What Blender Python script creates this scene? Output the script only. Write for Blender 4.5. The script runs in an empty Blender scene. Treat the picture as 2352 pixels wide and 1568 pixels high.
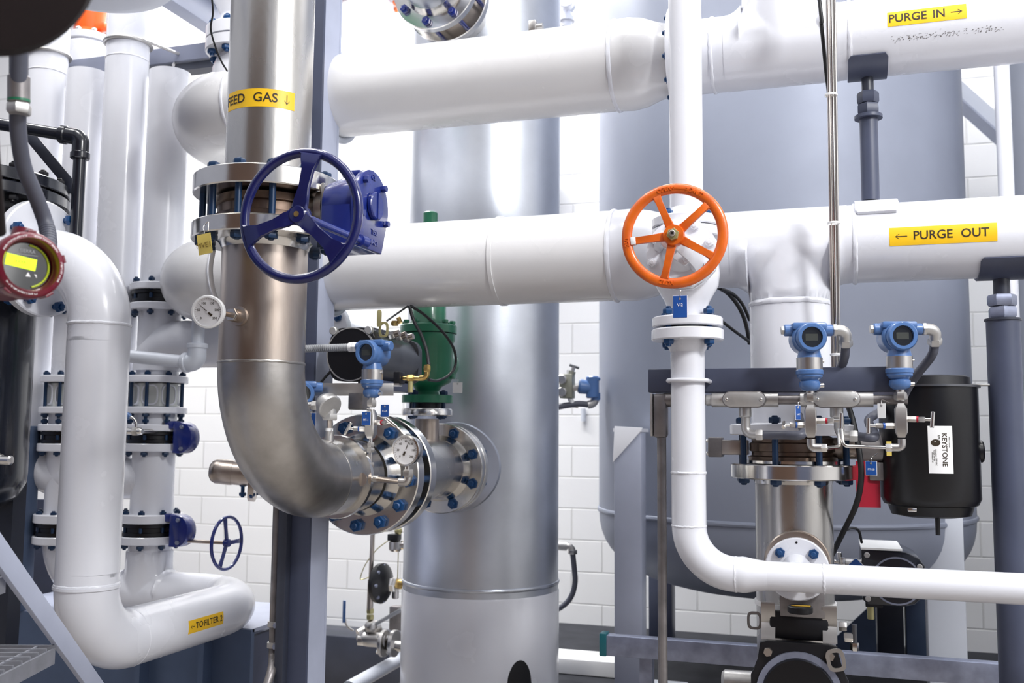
import bpy, bmesh, math, random
from mathutils import Vector, Matrix
random.seed(7)
SC = bpy.context.scene
COL = SC.collection
PI = math.pi
V = Vector
# ------------------------------------------------------------------ camera model
FPX, CX, CY = 2250.0, 1176.0, 784.0
YAW, PITCH, ROLL = math.radians(18), math.radians(5.4), math.radians(0.5)
EYE = V((0, 0, 1.70))
sy, cy_ = math.sin(YAW), math.cos(YAW)
FW = V((-sy*math.cos(PITCH), cy_*math.cos(PITCH), math.sin(PITCH)))
RT0 = V((cy_, sy, 0))
UP0 = RT0.cross(FW)
RT = RT0*math.cos(ROLL) + UP0*math.sin(ROLL)
UP = UP0*math.cos(ROLL) - RT0*math.sin(ROLL)
X, Y, Z = V((1, 0, 0)), V((0, 1, 0)), V((0, 0, 1))
def proj(p):
    c = p-EYE; d = c.dot(FW)
    return (CX+FPX*c.dot(RT)/d, CY-FPX*c.dot(UP)/d, d)
def P(x, y, d):
    return EYE + FW*d + RT*((x-CX)/FPX*d) + UP*((CY-y)/FPX*d)
def PY(x, y, wy):            # the point of plane Y = wy seen at a place of the photograph
    r = P(x, y, 1)-EYE
    return EYE + r*(wy/r.y)
def along(p, dr, x=None, y=None):   # slide p along dr until it is seen at column x or row y
    c = p-EYE
    if x is not None:
        k = (x-CX)/FPX; t = (k*c.dot(FW)-c.dot(RT))/(dr.dot(RT)-k*dr.dot(FW))
    else:
        k = (CY-y)/FPX; t = (k*c.dot(FW)-c.dot(UP))/(dr.dot(UP)-k*dr.dot(FW))
    return p+dr*t
def VZ(p, y): return along(p, Z, y=y)
def basis(ax):
    ax = ax.normalized()
    h = Z if abs(ax.z) < .9 else Y
    u = h.cross(ax).normalized(); v = ax.cross(u).normalized()
    return u, v, ax            # ax toward the viewer: u points right, v up
def frame(o, ax):
    u, v, w = basis(ax)
    return Matrix(((u.x, v.x, w.x, o.x), (u.y, v.y, w.y, o.y), (u.z, v.z, w.z, o.z), (0, 0, 0, 1)))
# ------------------------------------------------------------------ materials
def mat(name, col, rough=.4, metal=0., var=.0, scale=8., bump=0., coat=0., emit=None, estr=0., stretch=None, tint=None, bscale=None):
    m = bpy.data.materials.new(name); m.use_nodes = True
    nt = m.node_tree; b = nt.nodes['Principled BSDF']; L = nt.links
    c4 = (col[0], col[1], col[2], 1)
    b.inputs['Base Color'].default_value = c4
    b.inputs['Roughness'].default_value = rough
    b.inputs['Metallic'].default_value = metal
    b.inputs['Coat Weight'].default_value = coat
    b.inputs['Coat Roughness'].default_value = .08
    if emit:
        b.inputs['Emission Color'].default_value = (*emit, 1); b.inputs['Emission Strength'].default_value = estr
    tc = nt.nodes.new('ShaderNodeTexCoord'); mp = nt.nodes.new('ShaderNodeMapping')
    L.new(tc.outputs['Object'], mp.inputs['Vector'])
    if stretch: mp.inputs['Scale'].default_value = stretch
    n = nt.nodes.new('ShaderNodeTexNoise'); n.inputs['Scale'].default_value = scale; n.inputs['Detail'].default_value = 5
    L.new(mp.outputs['Vector'], n.inputs['Vector'])
    if var > 0:
        mx = nt.nodes.new('ShaderNodeMix'); mx.data_type = 'RGBA'
        t = tint or tuple(max(0, c*(1-var)) for c in col)
        mx.inputs[6].default_value = c4; mx.inputs[7].default_value = (*t, 1)
        rp = nt.nodes.new('ShaderNodeMapRange'); rp.inputs['From Min'].default_value = .35; rp.inputs['From Max'].default_value = .68
        L.new(n.outputs['Fac'], rp.inputs['Value']); L.new(rp.outputs['Result'], mx.inputs[0])
        L.new(mx.outputs[2], b.inputs['Base Color'])
        rr = nt.nodes.new('ShaderNodeMapRange'); rr.inputs['To Min'].default_value = rough*.82; rr.inputs['To Max'].default_value = min(1, rough*1.2)
        L.new(n.outputs['Fac'], rr.inputs['Value']); L.new(rr.outputs['Result'], b.inputs['Roughness'])
    if bump > 0:
        n2 = nt.nodes.new('ShaderNodeTexNoise'); n2.inputs['Scale'].default_value = bscale or scale*4
        L.new(mp.outputs['Vector'], n2.inputs['Vector'])
        bp = nt.nodes.new('ShaderNodeBump'); bp.inputs['Strength'].default_value = bump; bp.inputs['Distance'].default_value = .004
        L.new(n2.outputs['Fac'], bp.inputs['Height']); L.new(bp.outputs['Normal'], b.inputs['Normal'])
    return m
M = {}
M['white'] = mat('white_gloss_paint', (.765, .775, .83), .26, 0, .04, 5, .05, coat=.35, bscale=60)
M['cream'] = mat('cream_gloss_paint', (.77, .765, .775), .26, 0, .04, 5, .05, coat=.35, bscale=60)
M['steel'] = mat('brushed_stainless', (.66, .64, .61), .27, 1, .20, 6, .05, stretch=(1, 1, .35), bscale=90)
M['steelw'] = mat('stained_stainless', (.60, .55, .51), .33, 1, .45, 5, .07, stretch=(1, 1, .3), tint=(.36, .29, .24), bscale=80)
M['elbow'] = mat('pickled_stainless', (.56, .54, .52), .36, 1, .40, 7, .08, tint=(.33, .31, .29), bscale=70)
M['bright'] = mat('machined_stainless', (.78, .76, .73), .18, 1, .10, 12, .03)
M['tower'] = mat('matt_vessel_steel', (.66, .69, .75), .36, .95, .16, 4, .04, bscale=80)
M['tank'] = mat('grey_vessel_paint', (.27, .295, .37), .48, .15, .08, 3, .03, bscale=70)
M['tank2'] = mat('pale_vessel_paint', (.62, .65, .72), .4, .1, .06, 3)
M['frame'] = mat('blue_grey_frame_paint', (.060, .070, .115), .40, 0, .15, 8, .04)
M['framel'] = mat('light_grey_frame_paint', (.40, .43, .54), .40, 0, .08, 8, .03)
M['framed'] = mat('dark_frame_paint', (.035, .04, .06), .38, 0, .2, 8, .03)
M['skid'] = mat('skid_blue_paint', (.075, .11, .19), .38, 0, .15, 6, .04)
M['galv'] = mat('galvanised_strut', (.34, .37, .49), .42, .6, .3, 22, .05)
M['zinc'] = mat('cast_zinc_conduit', (.56, .55, .54), .38, .7, .15, 30, .06)
M['condu'] = mat('weathered_conduit', (.30, .28, .28), .42, .7, .3, 20, .05)
M['wheelb'] = mat('navy_wheel_enamel', (.007, .011, .105), .20, 0, .15, 10, .08, coat=.6)
M['blue'] = mat('blue_valve_enamel', (.011, .025, .20), .24, 0, .15, 10, .08, coat=.6)
M['bolt'] = mat('blue_coated_bolt', (.008, .060, .185), .32, .1, .15, 40)
M['boltd'] = mat('dark_blue_coated_bolt', (.006, .03, .085), .36, .1, .15, 40)
M['trans'] = mat('blue_transmitter_paint', (.075, .165, .385), .30, 0, .10, 20, .03, coat=.3)
M['orange'] = mat('orange_wheel_paint', (.78, .15, .012), .32, 0, .12, 18, .12, coat=.3, tint=(.60, .10, .01))
M['ored'] = mat('orange_red_enamel', (.95, .14, .02), .35, 0, .08, 10)
M['yellow'] = mat('yellow_vinyl', (.92, .55, .012), .40, 0, .04, 20)
M['tagy'] = mat('yellow_plastic_tag', (.72, .56, .14), .42, 0, .06, 20)
M['tagb'] = mat('blue_plastic_tag', (.012, .08, .34), .38, 0, .05, 20)
M['tagr'] = mat('red_plastic_tag', (.42, .008, .03), .42, 0, .08, 20)
M['tagw'] = mat('white_plastic_tag', (.86, .86, .86), .45, 0, .03, 20)
M['ink'] = mat('dark_brown_ink', (.03, .018, .006), .5, 0, .05, 20)
M['inkw'] = mat('white_ink', (.85, .87, .9), .5, 0, .03, 20)
M['inkg'] = mat('dark_engraving', (.18, .11, .02), .5, 0, .03, 20)
M['black'] = mat('black_enamel', (.004, .004, .006), .32, 0, .2, 10, .03)
M['blackm'] = mat('black_satin_plastic', (.006, .006, .009), .42, 0, .2, 15, .03)
M['rubber'] = mat('black_rubber', (.012, .013, .016), .5, 0, .2, 20)
M['navy'] = mat('black_vessel_paint', (.009, .011, .019), .25, 0, .2, 6, .03, coat=.4)
M['bronze'] = mat('dark_bronze_body', (.26, .20, .165), .38, 1, .4, 8, .05, tint=(.12, .08, .06))
M['framem'] = mat('mid_grey_frame_paint', (.17, .185, .25), .40, 0, .12, 8, .03)
M['greyol'] = mat('dull_grey_green_metal', (.33, .33, .27), .42, .5, .15, 14)
M['deckm'] = mat('dark_deck_coating', (.016, .018, .026), .85, 0, .2, 8, .05)
M['hose'] = mat('grey_ribbed_hose', (.085, .09, .12), .45, 0, .15, 20)
M['hosel'] = mat('light_grey_hose', (.36, .37, .39), .45, 0, .1, 20)
M['green'] = mat('green_valve_enamel', (.018, .17, .085), .34, 0, .15, 12, .10, coat=.2)
M['teal'] = mat('teal_plastic_cap', (.01, .13, .16), .4, 0, .1, 12)
M['crim'] = mat('crimson_powder_coat', (.15, .003, .018), .33, 0, .12, 40, .08, coat=.3)
M['maroon'] = mat('dark_maroon_paint', (.006, .0003, .001), .95, 0, .2, 8)
M['glass'] = mat('dark_display_glass', (.012, .014, .016), .06, 0, .1, 6, coat=1)
M['lcd'] = mat('grey_lcd', (.045, .05, .045), .35, 0, .1, 20)
M['lime'] = mat('lit_lime_display', (.55, .75, .0), .3, 0, .05, 12, emit=(.62, .88, .0), estr=1.0)
M['limed'] = mat('lime_ring', (.50, .62, .03), .3, 0, .05, 12)
M['dial'] = mat('white_dial', (.80, .79, .80), .4, 0, .03, 20)
M['brass'] = mat('polished_brass', (.72, .50, .18), .28, 1, .12, 20)
M['olive'] = mat('yellow_zinc_lever', (.50, .45, .22), .35, .6, .15, 20)
M['actg'] = mat('grey_anodised', (.14, .145, .16), .30, .7, .15, 8)
M['plate'] = mat('satin_steel_plate', (.60, .58, .56), .34, 1, .14, 14, .03)
M['grate'] = mat('galvanised_grating', (.46, .47, .52), .42, .7, .2, 20)
M['clear'] = mat('frosted_sight_glass', (.66, .68, .66), .16, 0, .1, 10, coat=.5)
M['bolto'] = mat('orange_bolt_paint', (.80, .20, .05), .4, 0, .1, 20)
# ------------------------------------------------------------------ mesh builder
class B:
    def __init__(s): s.bm = bmesh.new()
    def rings(s, rs, cap=True, closed=False):
        bm = s.bm; vs = [[bm.verts.new(p) for p in r] for r in rs]; n = len(vs[0])
        pairs = list(zip(vs[:-1], vs[1:]))
        if closed: pairs.append((vs[-1], vs[0]))
        for a, b in pairs:
            for i in range(n):
                j = (i+1) % n
                bm.faces.new((a[i], a[j], b[j], b[i]))
        if cap and not closed:
            bm.faces.new(vs[0][::-1]); bm.faces.new(vs[-1])
        return s
    def lathe(s, o, ax, prof, n=40):
        u, v, w = basis(ax)
        rs = []
        for t, r in prof:
            r = max(r, 1e-4); c = o+w*t
            rs.append([c+(u*math.cos(2*PI*i/n)+v*math.sin(2*PI*i/n))*r for i in range(n)])
        return s.rings(rs)
    def cyl(s, a, b, r, r2=None, n=28, bev=0):
        d = b-a; L = d.length; r2 = r if r2 is None else r2
        if bev: pr = [(0, r-bev), (bev, r), (L-bev, r2), (L, r2-bev)]
        else: pr = [(0, r), (L, r2)]
        return s.lathe(a, d, pr, n)
    def annulus(s, o, ax, ri, ro, t, n=40):     # flat ring of thickness t with a hole
        u, v, w = basis(ax); rs = []
        for tt, r in ((0, ri), (0, ro), (t, ro), (t, ri)):
            rs.append([o+w*tt+(u*math.cos(2*PI*i/n)+v*math.sin(2*PI*i/n))*r for i in range(n)])
        return s.rings(rs, closed=True)
    def torus(s, o, ax, R, r, n=56, m=12, sq=1.0, a0=0., a1=2*PI):
        u, v, w = basis(ax); rs = []
        full = abs(a1-a0-2*PI) < 1e-6
        N = n if full else n+1
        for i in range(N):
            a = a0+(a1-a0)*i/n
            d = u*math.cos(a)+v*math.sin(a); c = o+d*R
            rs.append([c+d*(r*math.cos(2*PI*k/m))-w*(r*sq*math.sin(2*PI*k/m)) for k in range(m)])
        return s.rings(rs, closed=full)
    def tube(s, path, r, n=24, rad=None):       # swept tube along sampled points
        up = None; rs = []
        for i, p in enumerate(path):
            if i == 0: t = path[1]-path[0]
            elif i == len(path)-1: t = path[-1]-path[-2]
            else: t = (path[i+1]-p).normalized()+(p-path[i-1]).normalized()
            t.normalize()
            if up is None: up, _, _ = basis(t)
            else: up = (up-t*up.dot(t)).normalized()
            w = t.cross(up)
            rr = rad[i] if rad else r
            rs.append([p+(up*math.cos(2*PI*k/n)+w*math.sin(2*PI*k/n))*rr for k in range(n)])
        return s.rings(rs)
    def box(s, c, sz, m3=None, bev=0.):
        m = Matrix.Translation(c) @ (m3.to_4x4() if m3 else Matrix()) @ Matrix.Diagonal((sz[0], sz[1], sz[2], 1))
        g = bmesh.ops.create_cube(s.bm, size=1, matrix=m)
        if bev:
            es = list({e for v in g['verts'] for e in v.link_edges})
            bmesh.ops.bevel(s.bm, geom=es, offset=bev, segments=2, affect='EDGES', profile=.5)
        return s
    def bar(s, a, b, w, h, up=Z, bev=0.):       # box from a to b, w across, h along up
        d = b-a; L = d.length; t = d.normalized(); u = (up-t*up.dot(t)).normalized(); q = t.cross(u)
        m3 = Matrix(((t.x, q.x, u.x), (t.y, q.y, u.y), (t.z, q.z, u.z)))
        return s.box((a+b)/2, (L, w, h), m3, bev)
    def prism(s, o, u, v, pts, th, bev=0.):     # outline pts in u,v extruded th along u x v
        w = u.cross(v).normalized(); bm = s.bm
        a = [bm.verts.new(o+u*x+v*y) for x, y in pts]; b = [bm.verts.new(o+u*x+v*y+w*th) for x, y in pts]
        n = len(pts); fs = [bm.faces.new(a[::-1]), bm.faces.new(b)]
        for i in range(n): fs.append(bm.faces.new((a[i], a[(i+1) % n], b[(i+1) % n], b[i])))
        if bev:
            es = list({e for f in fs[:2] for e in f.edges})
            bmesh.ops.bevel(bm, geom=es, offset=bev, segments=2, affect='EDGES', profile=.5)
        return s
    def hexa(s, a, ax, r, h, ph=0.):
        u, v, w = basis(ax); c = h*.18; rs = []
        for t, k in ((0, .9), (c, 1), (h-c, 1), (h, .9)):
            rs.append([a+w*t+(u*math.cos(ph+PI*i/3)+v*math.sin(ph+PI*i/3))*r*k for i in range(6)])
        return s.rings(rs)
    def ball(s, c, r, sc=(1, 1, 1), n=24):
        bmesh.ops.create_uvsphere(s.bm, u_segments=n, v_segments=n//2+2, radius=1, matrix=Matrix.Translation(c) @ Matrix.Diagonal((r*sc[0], r*sc[1], r*sc[2], 1)))
        return s
    def mesh(s, name, m, off=V((0, 0, 0)), ang=38):
        bmesh.ops.recalc_face_normals(s.bm, faces=s.bm.faces)
        if off.length: bmesh.ops.translate(s.bm, verts=s.bm.verts, vec=-off)
        me = bpy.data.meshes.new(name); s.bm.to_mesh(me); s.bm.free()
        me.materials.append(m)
        me.shade_smooth(); me.set_sharp_from_angle(angle=math.radians(ang))
        return me
def bend(pts, radii, k=14):          # polyline with rounded corners -> sample points
    if not isinstance(radii, (list, tuple)): radii = [radii]*(len(pts)-2)
    out = [pts[0]]
    for i in range(1, len(pts)-1):
        a = (pts[i-1]-pts[i]).normalized(); b = (pts[i+1]-pts[i]).normalized(); R = radii[i-1]
        th = a.angle(b); tl = R/math.tan(th/2); c = pts[i]+(a+b).normalized()*(R/math.sin(th/2))
        s0 = pts[i]+a*tl-c; s1 = pts[i]+b*tl-c; ang = s0.angle(s1); nrm = s0.cross(s1).normalized()
        for j in range(k+1):
            out.append(c+Matrix.Rotation(ang*j/k, 3, nrm) @ s0)
    out.append(pts[-1])
    return out
def spline(pts, k=10):               # Catmull-Rom through the points
    q = [pts[0]*2-pts[1]]+list(pts)+[pts[-1]*2-pts[-2]]; out = []
    for i in range(1, len(q)-2):
        for j in range(k):
            t = j/k
            out.append(.5*((2*q[i])+(q[i+1]-q[i-1])*t+(2*q[i-1]-5*q[i]+4*q[i+1]-q[i+2])*t*t+(3*q[i]-q[i-1]-3*q[i+1]+q[i+2])*t**3))
    out.append(pts[-1]); return out
# ------------------------------------------------------------------ things and parts
class Thing:
    def __init__(s, name, label, cat, loc, group=None):
        o = bpy.data.objects.new(name, None); COL.objects.link(o); o.location = loc; o.empty_display_size = .05
        o['label'] = label; o['category'] = cat
        if group: o['group'] = group
        s.o = o; s.loc = V(loc)
    def part(s, name, b, m, label=None, under=None, ang=38):
        me = b.mesh(name, M[m] if isinstance(m, str) else m, s.loc, ang) if isinstance(b, B) else b
        o = bpy.data.objects.new(name, me); COL.objects.link(o); o.parent = under or s.o
        if label: o['label'] = label
        return o
    def inst(s, name, me, mtx, under=None):
        o = bpy.data.objects.new(name, me); COL.objects.link(o); o.parent = under or s.o
        o.matrix_local = Matrix.Translation(-s.loc) @ mtx
        return o
    def bolts(s, o, ax, R, n, grip, nut, m='bolt', ph=0., stud=None, name='stud_bolt', only=None, under=None):
        me = stud_mesh(grip, nut, m, stud); u, v, w = basis(ax)
        for i in range(n):
            if only and i not in only: continue
            a = ph+2*PI*i/n
            s.inst(name, me, frame(o+(u*math.cos(a)+v*math.sin(a))*R, ax), under)
    def text(s, txt, size, fn, m, name='lettering', under=None, align='CENTER', label=None, sp=1.0, ext=None, bold=.012):
        me = text_mesh(txt, size, fn, M[m], align, name, s.loc, sp, ext, bold)
        o = bpy.data.objects.new(name, me); COL.objects.link(o); o.parent = under or s.o
        if label: o['label'] = label
        return o
def solo(name, b, m, label, cat, loc, group=None, ang=38):   # a thing that is one mesh
    me = b.mesh(name, M[m] if isinstance(m, str) else m, V(loc), ang)
    o = bpy.data.objects.new(name, me); COL.objects.link(o); o.location = loc
    o['label'] = label; o['category'] = cat
    if group: o['group'] = group
    return o
def struct(name, b, m):
    me = b.mesh(name, M[m] if isinstance(m, str) else m)
    o = bpy.data.objects.new(name, me); COL.objects.link(o); o['kind'] = 'structure'
    return o
_sm = {}
def stud_mesh(grip, nut, m, stud=None):
    key = (round(grip, 4), round(nut, 4), m, stud)
    if key not in _sm:
        b = B(); h = nut*.95; g = grip/2; r = nut*.52; ex = nut*.45 if stud is None else stud
        b.cyl(V((0, 0, -g-h-ex)), V((0, 0, g+h+ex)), r, n=12, bev=r*.25)
        b.hexa(V((0, 0, g)), Z, nut, h, .3); b.hexa(V((0, 0, -g)), -Z, nut, h, .3)
        _sm[key] = b.mesh('stud_bolt', M[m])
    return _sm[key]
def text_mesh(txt, size, fn, m, align, name, off, sp=1.0, ext=None, bold=.012):
    cu = bpy.data.curves.new('t', 'FONT'); cu.body = txt; cu.size = size; cu.align_x = align; cu.align_y = 'CENTER'
    cu.resolution_u = 3; cu.offset = bold*size; cu.extrude = ext if ext is not None else size*.006; cu.space_character = sp
    ob = bpy.data.objects.new('t', cu); COL.objects.link(ob)
    dg = bpy.context.evaluated_depsgraph_get(); dg.update()
    me = bpy.data.meshes.new_from_object(ob.evaluated_get(dg))
    bpy.data.objects.remove(ob); bpy.data.curves.remove(cu)
    me.name = name
    for v in me.vertices: v.co = fn(v.co.x, v.co.y, v.co.z)-off
    me.materials.clear(); me.materials.append(m)
    return me
def flatfn(o, u, v, lift=.0006):
    w = u.cross(v).normalized()
    return lambda x, y, z: o+u*x+v*y+w*(lift+z)
def cylfn(o, ax, r, a0, lift=.0008, around=False):
    # o on the axis; text runs along ax (or around it); a0 = angle in basis(ax) of the text's middle line
    u, v, w = basis(ax)
    def f(x, y, z):
        t, q = (y, x) if around else (x, y)
        a = a0+(q if around else -q)/r; return o+w*t+(u*math.cos(a)+v*math.sin(a))*(r+lift+z)
    return f
def wrap(o, ax, r, a0, L, H, th=.0008, around=False, flip=1, n=24):   # curved sticker on a cylinder
    u, v, w = basis(ax); b = B()
    (dl, da) = (H, L) if around else (L, H)
    vs = []
    for k in range(n+1):
        a = a0+(k/n-.5)*da/r; d = u*math.cos(a)+v*math.sin(a)
        vs.append([o+w*t+d*q for t, q in ((-dl/2, r-.0004), (-dl/2, r+th), (dl/2, r+th), (dl/2, r-.0004))])
    return b.rings(vs)
def weld(b, o, ax, R, r=.0045, seed=0):      # slightly uneven bead round a pipe
    u, v, w = basis(ax); rs = []; n = 72; rnd = random.Random(seed+int(R*1e4))
    for i in range(n):
        a = 2*PI*i/n; d = u*math.cos(a)+v*math.sin(a); j = 1+rnd.uniform(-.2, .2)
        c = o+d*(R-.001)+w*rnd.uniform(-.0008, .0008)
        rs.append([c+d*(r*j*math.cos(2*PI*k/8))-w*(r*1.2*math.sin(2*PI*k/8)) for k in range(8)])
    return b.rings(rs, closed=True)
def _welds(s, *ws, m='white'):
    for i, (o, ax, R, r) in enumerate(ws): s.part('weld_seam', weld(B(), o, ax, R, r, i), m)
Thing.weld = _welds
def tee(b, o, ax, r, L, rc, side=X, n=48):      # forged tee branch: flared along the run only
    ax = ax.normalized(); q = side.cross(ax); rs = []; t0 = r+rc
    for i in range(13):
        t = t0*i/12; f = max(0, min(1, (t0-t)/t0)); k = r+rc*.95*f**2.2
        rs.append([o+ax*t+side*(k*math.cos(2*PI*j/n))+q*(r*.998*math.sin(2*PI*j/n)) for j in range(n)])
    rs.append([o+ax*L+side*(r*math.cos(2*PI*j/n))+q*(r*math.sin(2*PI*j/n)) for j in range(n)])
    return b.rings(rs)
def flange_prof(r, t, rp, hub=.04, hr=None, bev=.003):   # weld-neck flange; hub grows toward +axis
    hr = hr or rp*1.22
    return [(0, rp*.96), (0, r-bev), (bev, r), (t-bev, r), (t, r-bev), (t, hr), (t+hub*.25, hr*.96), (t+hub, rp*1.01), (t+hub, rp*.97)]
def tee_run(b, o, ax, r, rc=.05, side=X, top=1.75, nx=90, nt=72):
    # smooth forged-tee body: run along side, branch along ax, blended where they meet
    ax = ax.normalized(); q = ax.cross(side).normalized(); rs = []
    xs = [-(r+.48*rc)+(2*r+.96*rc)*i/nx for i in range(nx+1)]
    T = top*r
    for x in xs:
        ring = []
        for j in range(nt):
            a = 2*PI*j/nt; c = math.cos(a)
            rb = 0
            if abs(x) < r and c > 0: rb = math.sqrt(r*r-x*x)/max(abs(math.sin(a)), 1e-3)
            rb = min(rb, 3*r); A = r; h = max(rc-abs(A-rb), 0)/rc if abs(x) < r or True else 0
            if abs(x) >= r and c > 0:
                rb = r-(abs(x)-r)*2.2; h = max(rc-abs(A-rb), 0)/rc
            rho = max(A, rb)+h*h*rc/4*min(1, (x/r)**2)*(1 if c > .25 else max(0, c)/.25)
            if c > 0: rho = min(rho, T/c)
            ring.append(o+side*x+ax*(rho*c)+q*(rho*math.sin(a)))
        rs.append(ring)
    return b.rings(rs)
def arcfn(o, u, v, R, a0, lift=0.):          # text bent clockwise along a circle
    w = u.cross(v)
    def f(x, y, z):
        a = a0-x/R; return o+(u*math.cos(a)+v*math.sin(a))*(R+y)+w*(lift+z)
    return f
def arcfn_in(o, u, v, R, a0, lift=0.):       # reads along the bottom of the circle
    w = u.cross(v)
    def f(x, y, z):
        a = a0+x/R; return o+(u*math.cos(a)+v*math.sin(a))*(R-y)+w*(lift+z)
    return f
# ================================================================== the room
def block_mat():
    m = bpy.data.materials.new('white_painted_block'); m.use_nodes = True
    nt = m.node_tree; L = nt.links; b = nt.nodes['Principled BSDF']
    tc = nt.nodes.new('ShaderNodeTexCoord'); mp = nt.nodes.new('ShaderNodeMapping')
    mp.inputs['Rotation'].default_value = (-PI/2, 0, 0)
    br = nt.nodes.new('ShaderNodeTexBrick'); L.new(tc.outputs['Object'], mp.inputs['Vector']); L.new(mp.outputs['Vector'], br.inputs['Vector'])
    br.inputs['Scale'].default_value = 1; br.inputs['Brick Width'].default_value = .406; br.inputs['Row Height'].default_value = .203
    br.inputs['Mortar Size'].default_value = .006; br.inputs['Mortar Smooth'].default_value = .6
    br.inputs['Color1'].default_value = (.86, .86, .86, 1); br.inputs['Color2'].default_value = (.83, .83, .84, 1); br.inputs['Mortar'].default_value = (.74, .74, .73, 1)
    L.new(br.outputs['Color'], b.inputs['Base Color']); b.inputs['Roughness'].default_value = .55
    bp = nt.nodes.new('ShaderNodeBump'); bp.inputs['Strength'].default_value = .7; bp.inputs['Distance'].default_value = .006; bp.invert = True
    n = nt.nodes.new('ShaderNodeTexNoise'); n.inputs['Scale'].default_value = 14; n.inputs['Detail'].default_value = 6
    L.new(tc.outputs['Object'], n.inputs['Vector'])
    ad = nt.nodes.new('ShaderNodeMath'); ad.operation = 'MULTIPLY_ADD'; ad.inputs[1].default_value = .25
    L.new(n.outputs['Fac'], ad.inputs[0]); L.new(br.outputs['Fac'], ad.inputs[2])
    L.new(ad.outputs[0], bp.inputs['Height']); L.new(bp.outputs['Normal'], b.inputs['Normal'])
    return m
WALLY = 6.3
M['block'] = block_mat()
M['floor'] = mat('worn_concrete_floor', (.34, .31, .28), .6, 0, .2, 3, .1)
M['brick'] = mat('brown_painted_panel', (.17, .095, .06), .7, 0, .2, 3)
M['ceil'] = mat('white_roof_sheet', (.85, .85, .85), .6, 0, .04, 2)
struct('wall_back', B().box(V((0, WALLY+.1, 3)), (16, .2, 6)), 'block')
struct('floor', B().box(V((0, 1, -.05)), (16, 12, .1)), 'floor')
struct('wall_front', B().box(V((-2.2, -4.6, 3)), (6.4, .2, 6.0)), 'brick')
struct('wall_right', B().box(V((5.2, .85, 3)), (.2, 11.2, 6.0)), 'ceil')
struct('trim_1', B().box(V((-2.5, 6.13, .18)), (11, .33, .36), bev=.01), 'framed')
# ================================================================== skid under the vessels
DECK = .60
t = Thing('skid_frame', 'dark blue-grey steel skid base under the vessels along the bottom', 'skid', V((0, 4.2, 0)))
t.part('deck_plate', B().box(V((1.15, 4.55, DECK-.012)), (6.0, 2.3, .02)), 'deckm')
t.part('edge_beam', B().box(V((1.15, 3.4, DECK-.13)), (6.0, .06, .22), bev=.004), 'framed')
t.part('edge_beam', B().box(V((1.15, 5.72, DECK-.13)), (6.0, .06, .22), bev=.004), 'framed')
for xx in (-1.75, -.4, 1.3, 3.0):
    t.part('skid_foot', B().box(V((xx, 3.5, .20)), (.14, .14, .41)), 'framed')
    t.part('skid_foot', B().box(V((xx, 5.6, .20)), (.14, .14, .41)), 'framed')
# ================================================================== purge pipes
PIC = P(1400, 154, 3.03)
def pix(x, c=PIC): return along(c, X, x=x)
POC = VZ(PIC, 588)
def pox(x): return along(POC, X, x=x)
RB, RS = .1365, .1095
# --- purge in
L0 = pix(418); L0 = V((L0.x, PIC.y, PIC.z))
t = Thing('header_pipe', 'upper white purge pipe with the yellow PURGE IN sticker, high across the picture', 'pipe', pix(1100))
el = [L0+Y*.80, L0, pix(1422)]
t.part('pipe_run', B().tube(bend(el, .255, 20), RB, 48), 'cream')
fa = pix(1548); fb = pix(1590)
a = pix(1418); Lr = fa.x-a.x
t.part('reducer', B().lathe(a, X, [(0, RB), (.01, RB+.001), (Lr*.25, RB+.003), (Lr*.5, RB-.004), (Lr*.75, RS+.006), (Lr-.02, RS), (Lr, RS)], 48), 'cream')
t.part('flange', B().lathe(fa-X*.005, X, [(0, RS), (0, .150), (.018, .150), (.018, RS)], 48), 'white')
t.part('flange', B().lathe(fb-X*.017, X, [(0, RS), (0, .150), (.018, .150), (.018, RS)], 48), 'white')
t.bolts((fa+fb)/2-X*.003, X, .132, 12, .042, .013, 'bolt', .26)
b = B(); c1, c2 = pix(1640), pix(1955)
tx = pix(1795)
t.part('pipe_run', B().cyl(fb-X*.002, V((4.9, PIC.y, PIC.z)), RS, n=48), 'white')
# branch going up, with a flared saddle like a forged tee
t.part('tee_body', tee_run(B(), tx, Z, RS+.001, .10, top=2.2), 'white', ang=70); t.part('tee_branch', B().cyl(tx+Z*RS*2.0, tx+Z*.75, RS+.0032, n=72), 'white')
t.weld((pix(1418), X, RB, .006), (pix(1640), X, RS, .005), (pix(1950), X, RS, .005), (L0+X*.255, X, RB, .005))
sx = pix(2120)
st = t.part('sticker', wrap(sx, X, RS, PI-.05, .198, .041), 'yellow', 'yellow PURGE IN sticker')
def cyl_text(th, txt, size, o, a0, shift, r, ax=X, around=False, under=None, sp=1.0, m='ink'):
    return th.text(txt, size, cylfn(o+(V((0, 0, 0)) if around else ax*shift), ax, r, a0 if not around else a0+shift/r, .0012, around), m, under=under, sp=sp)
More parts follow.
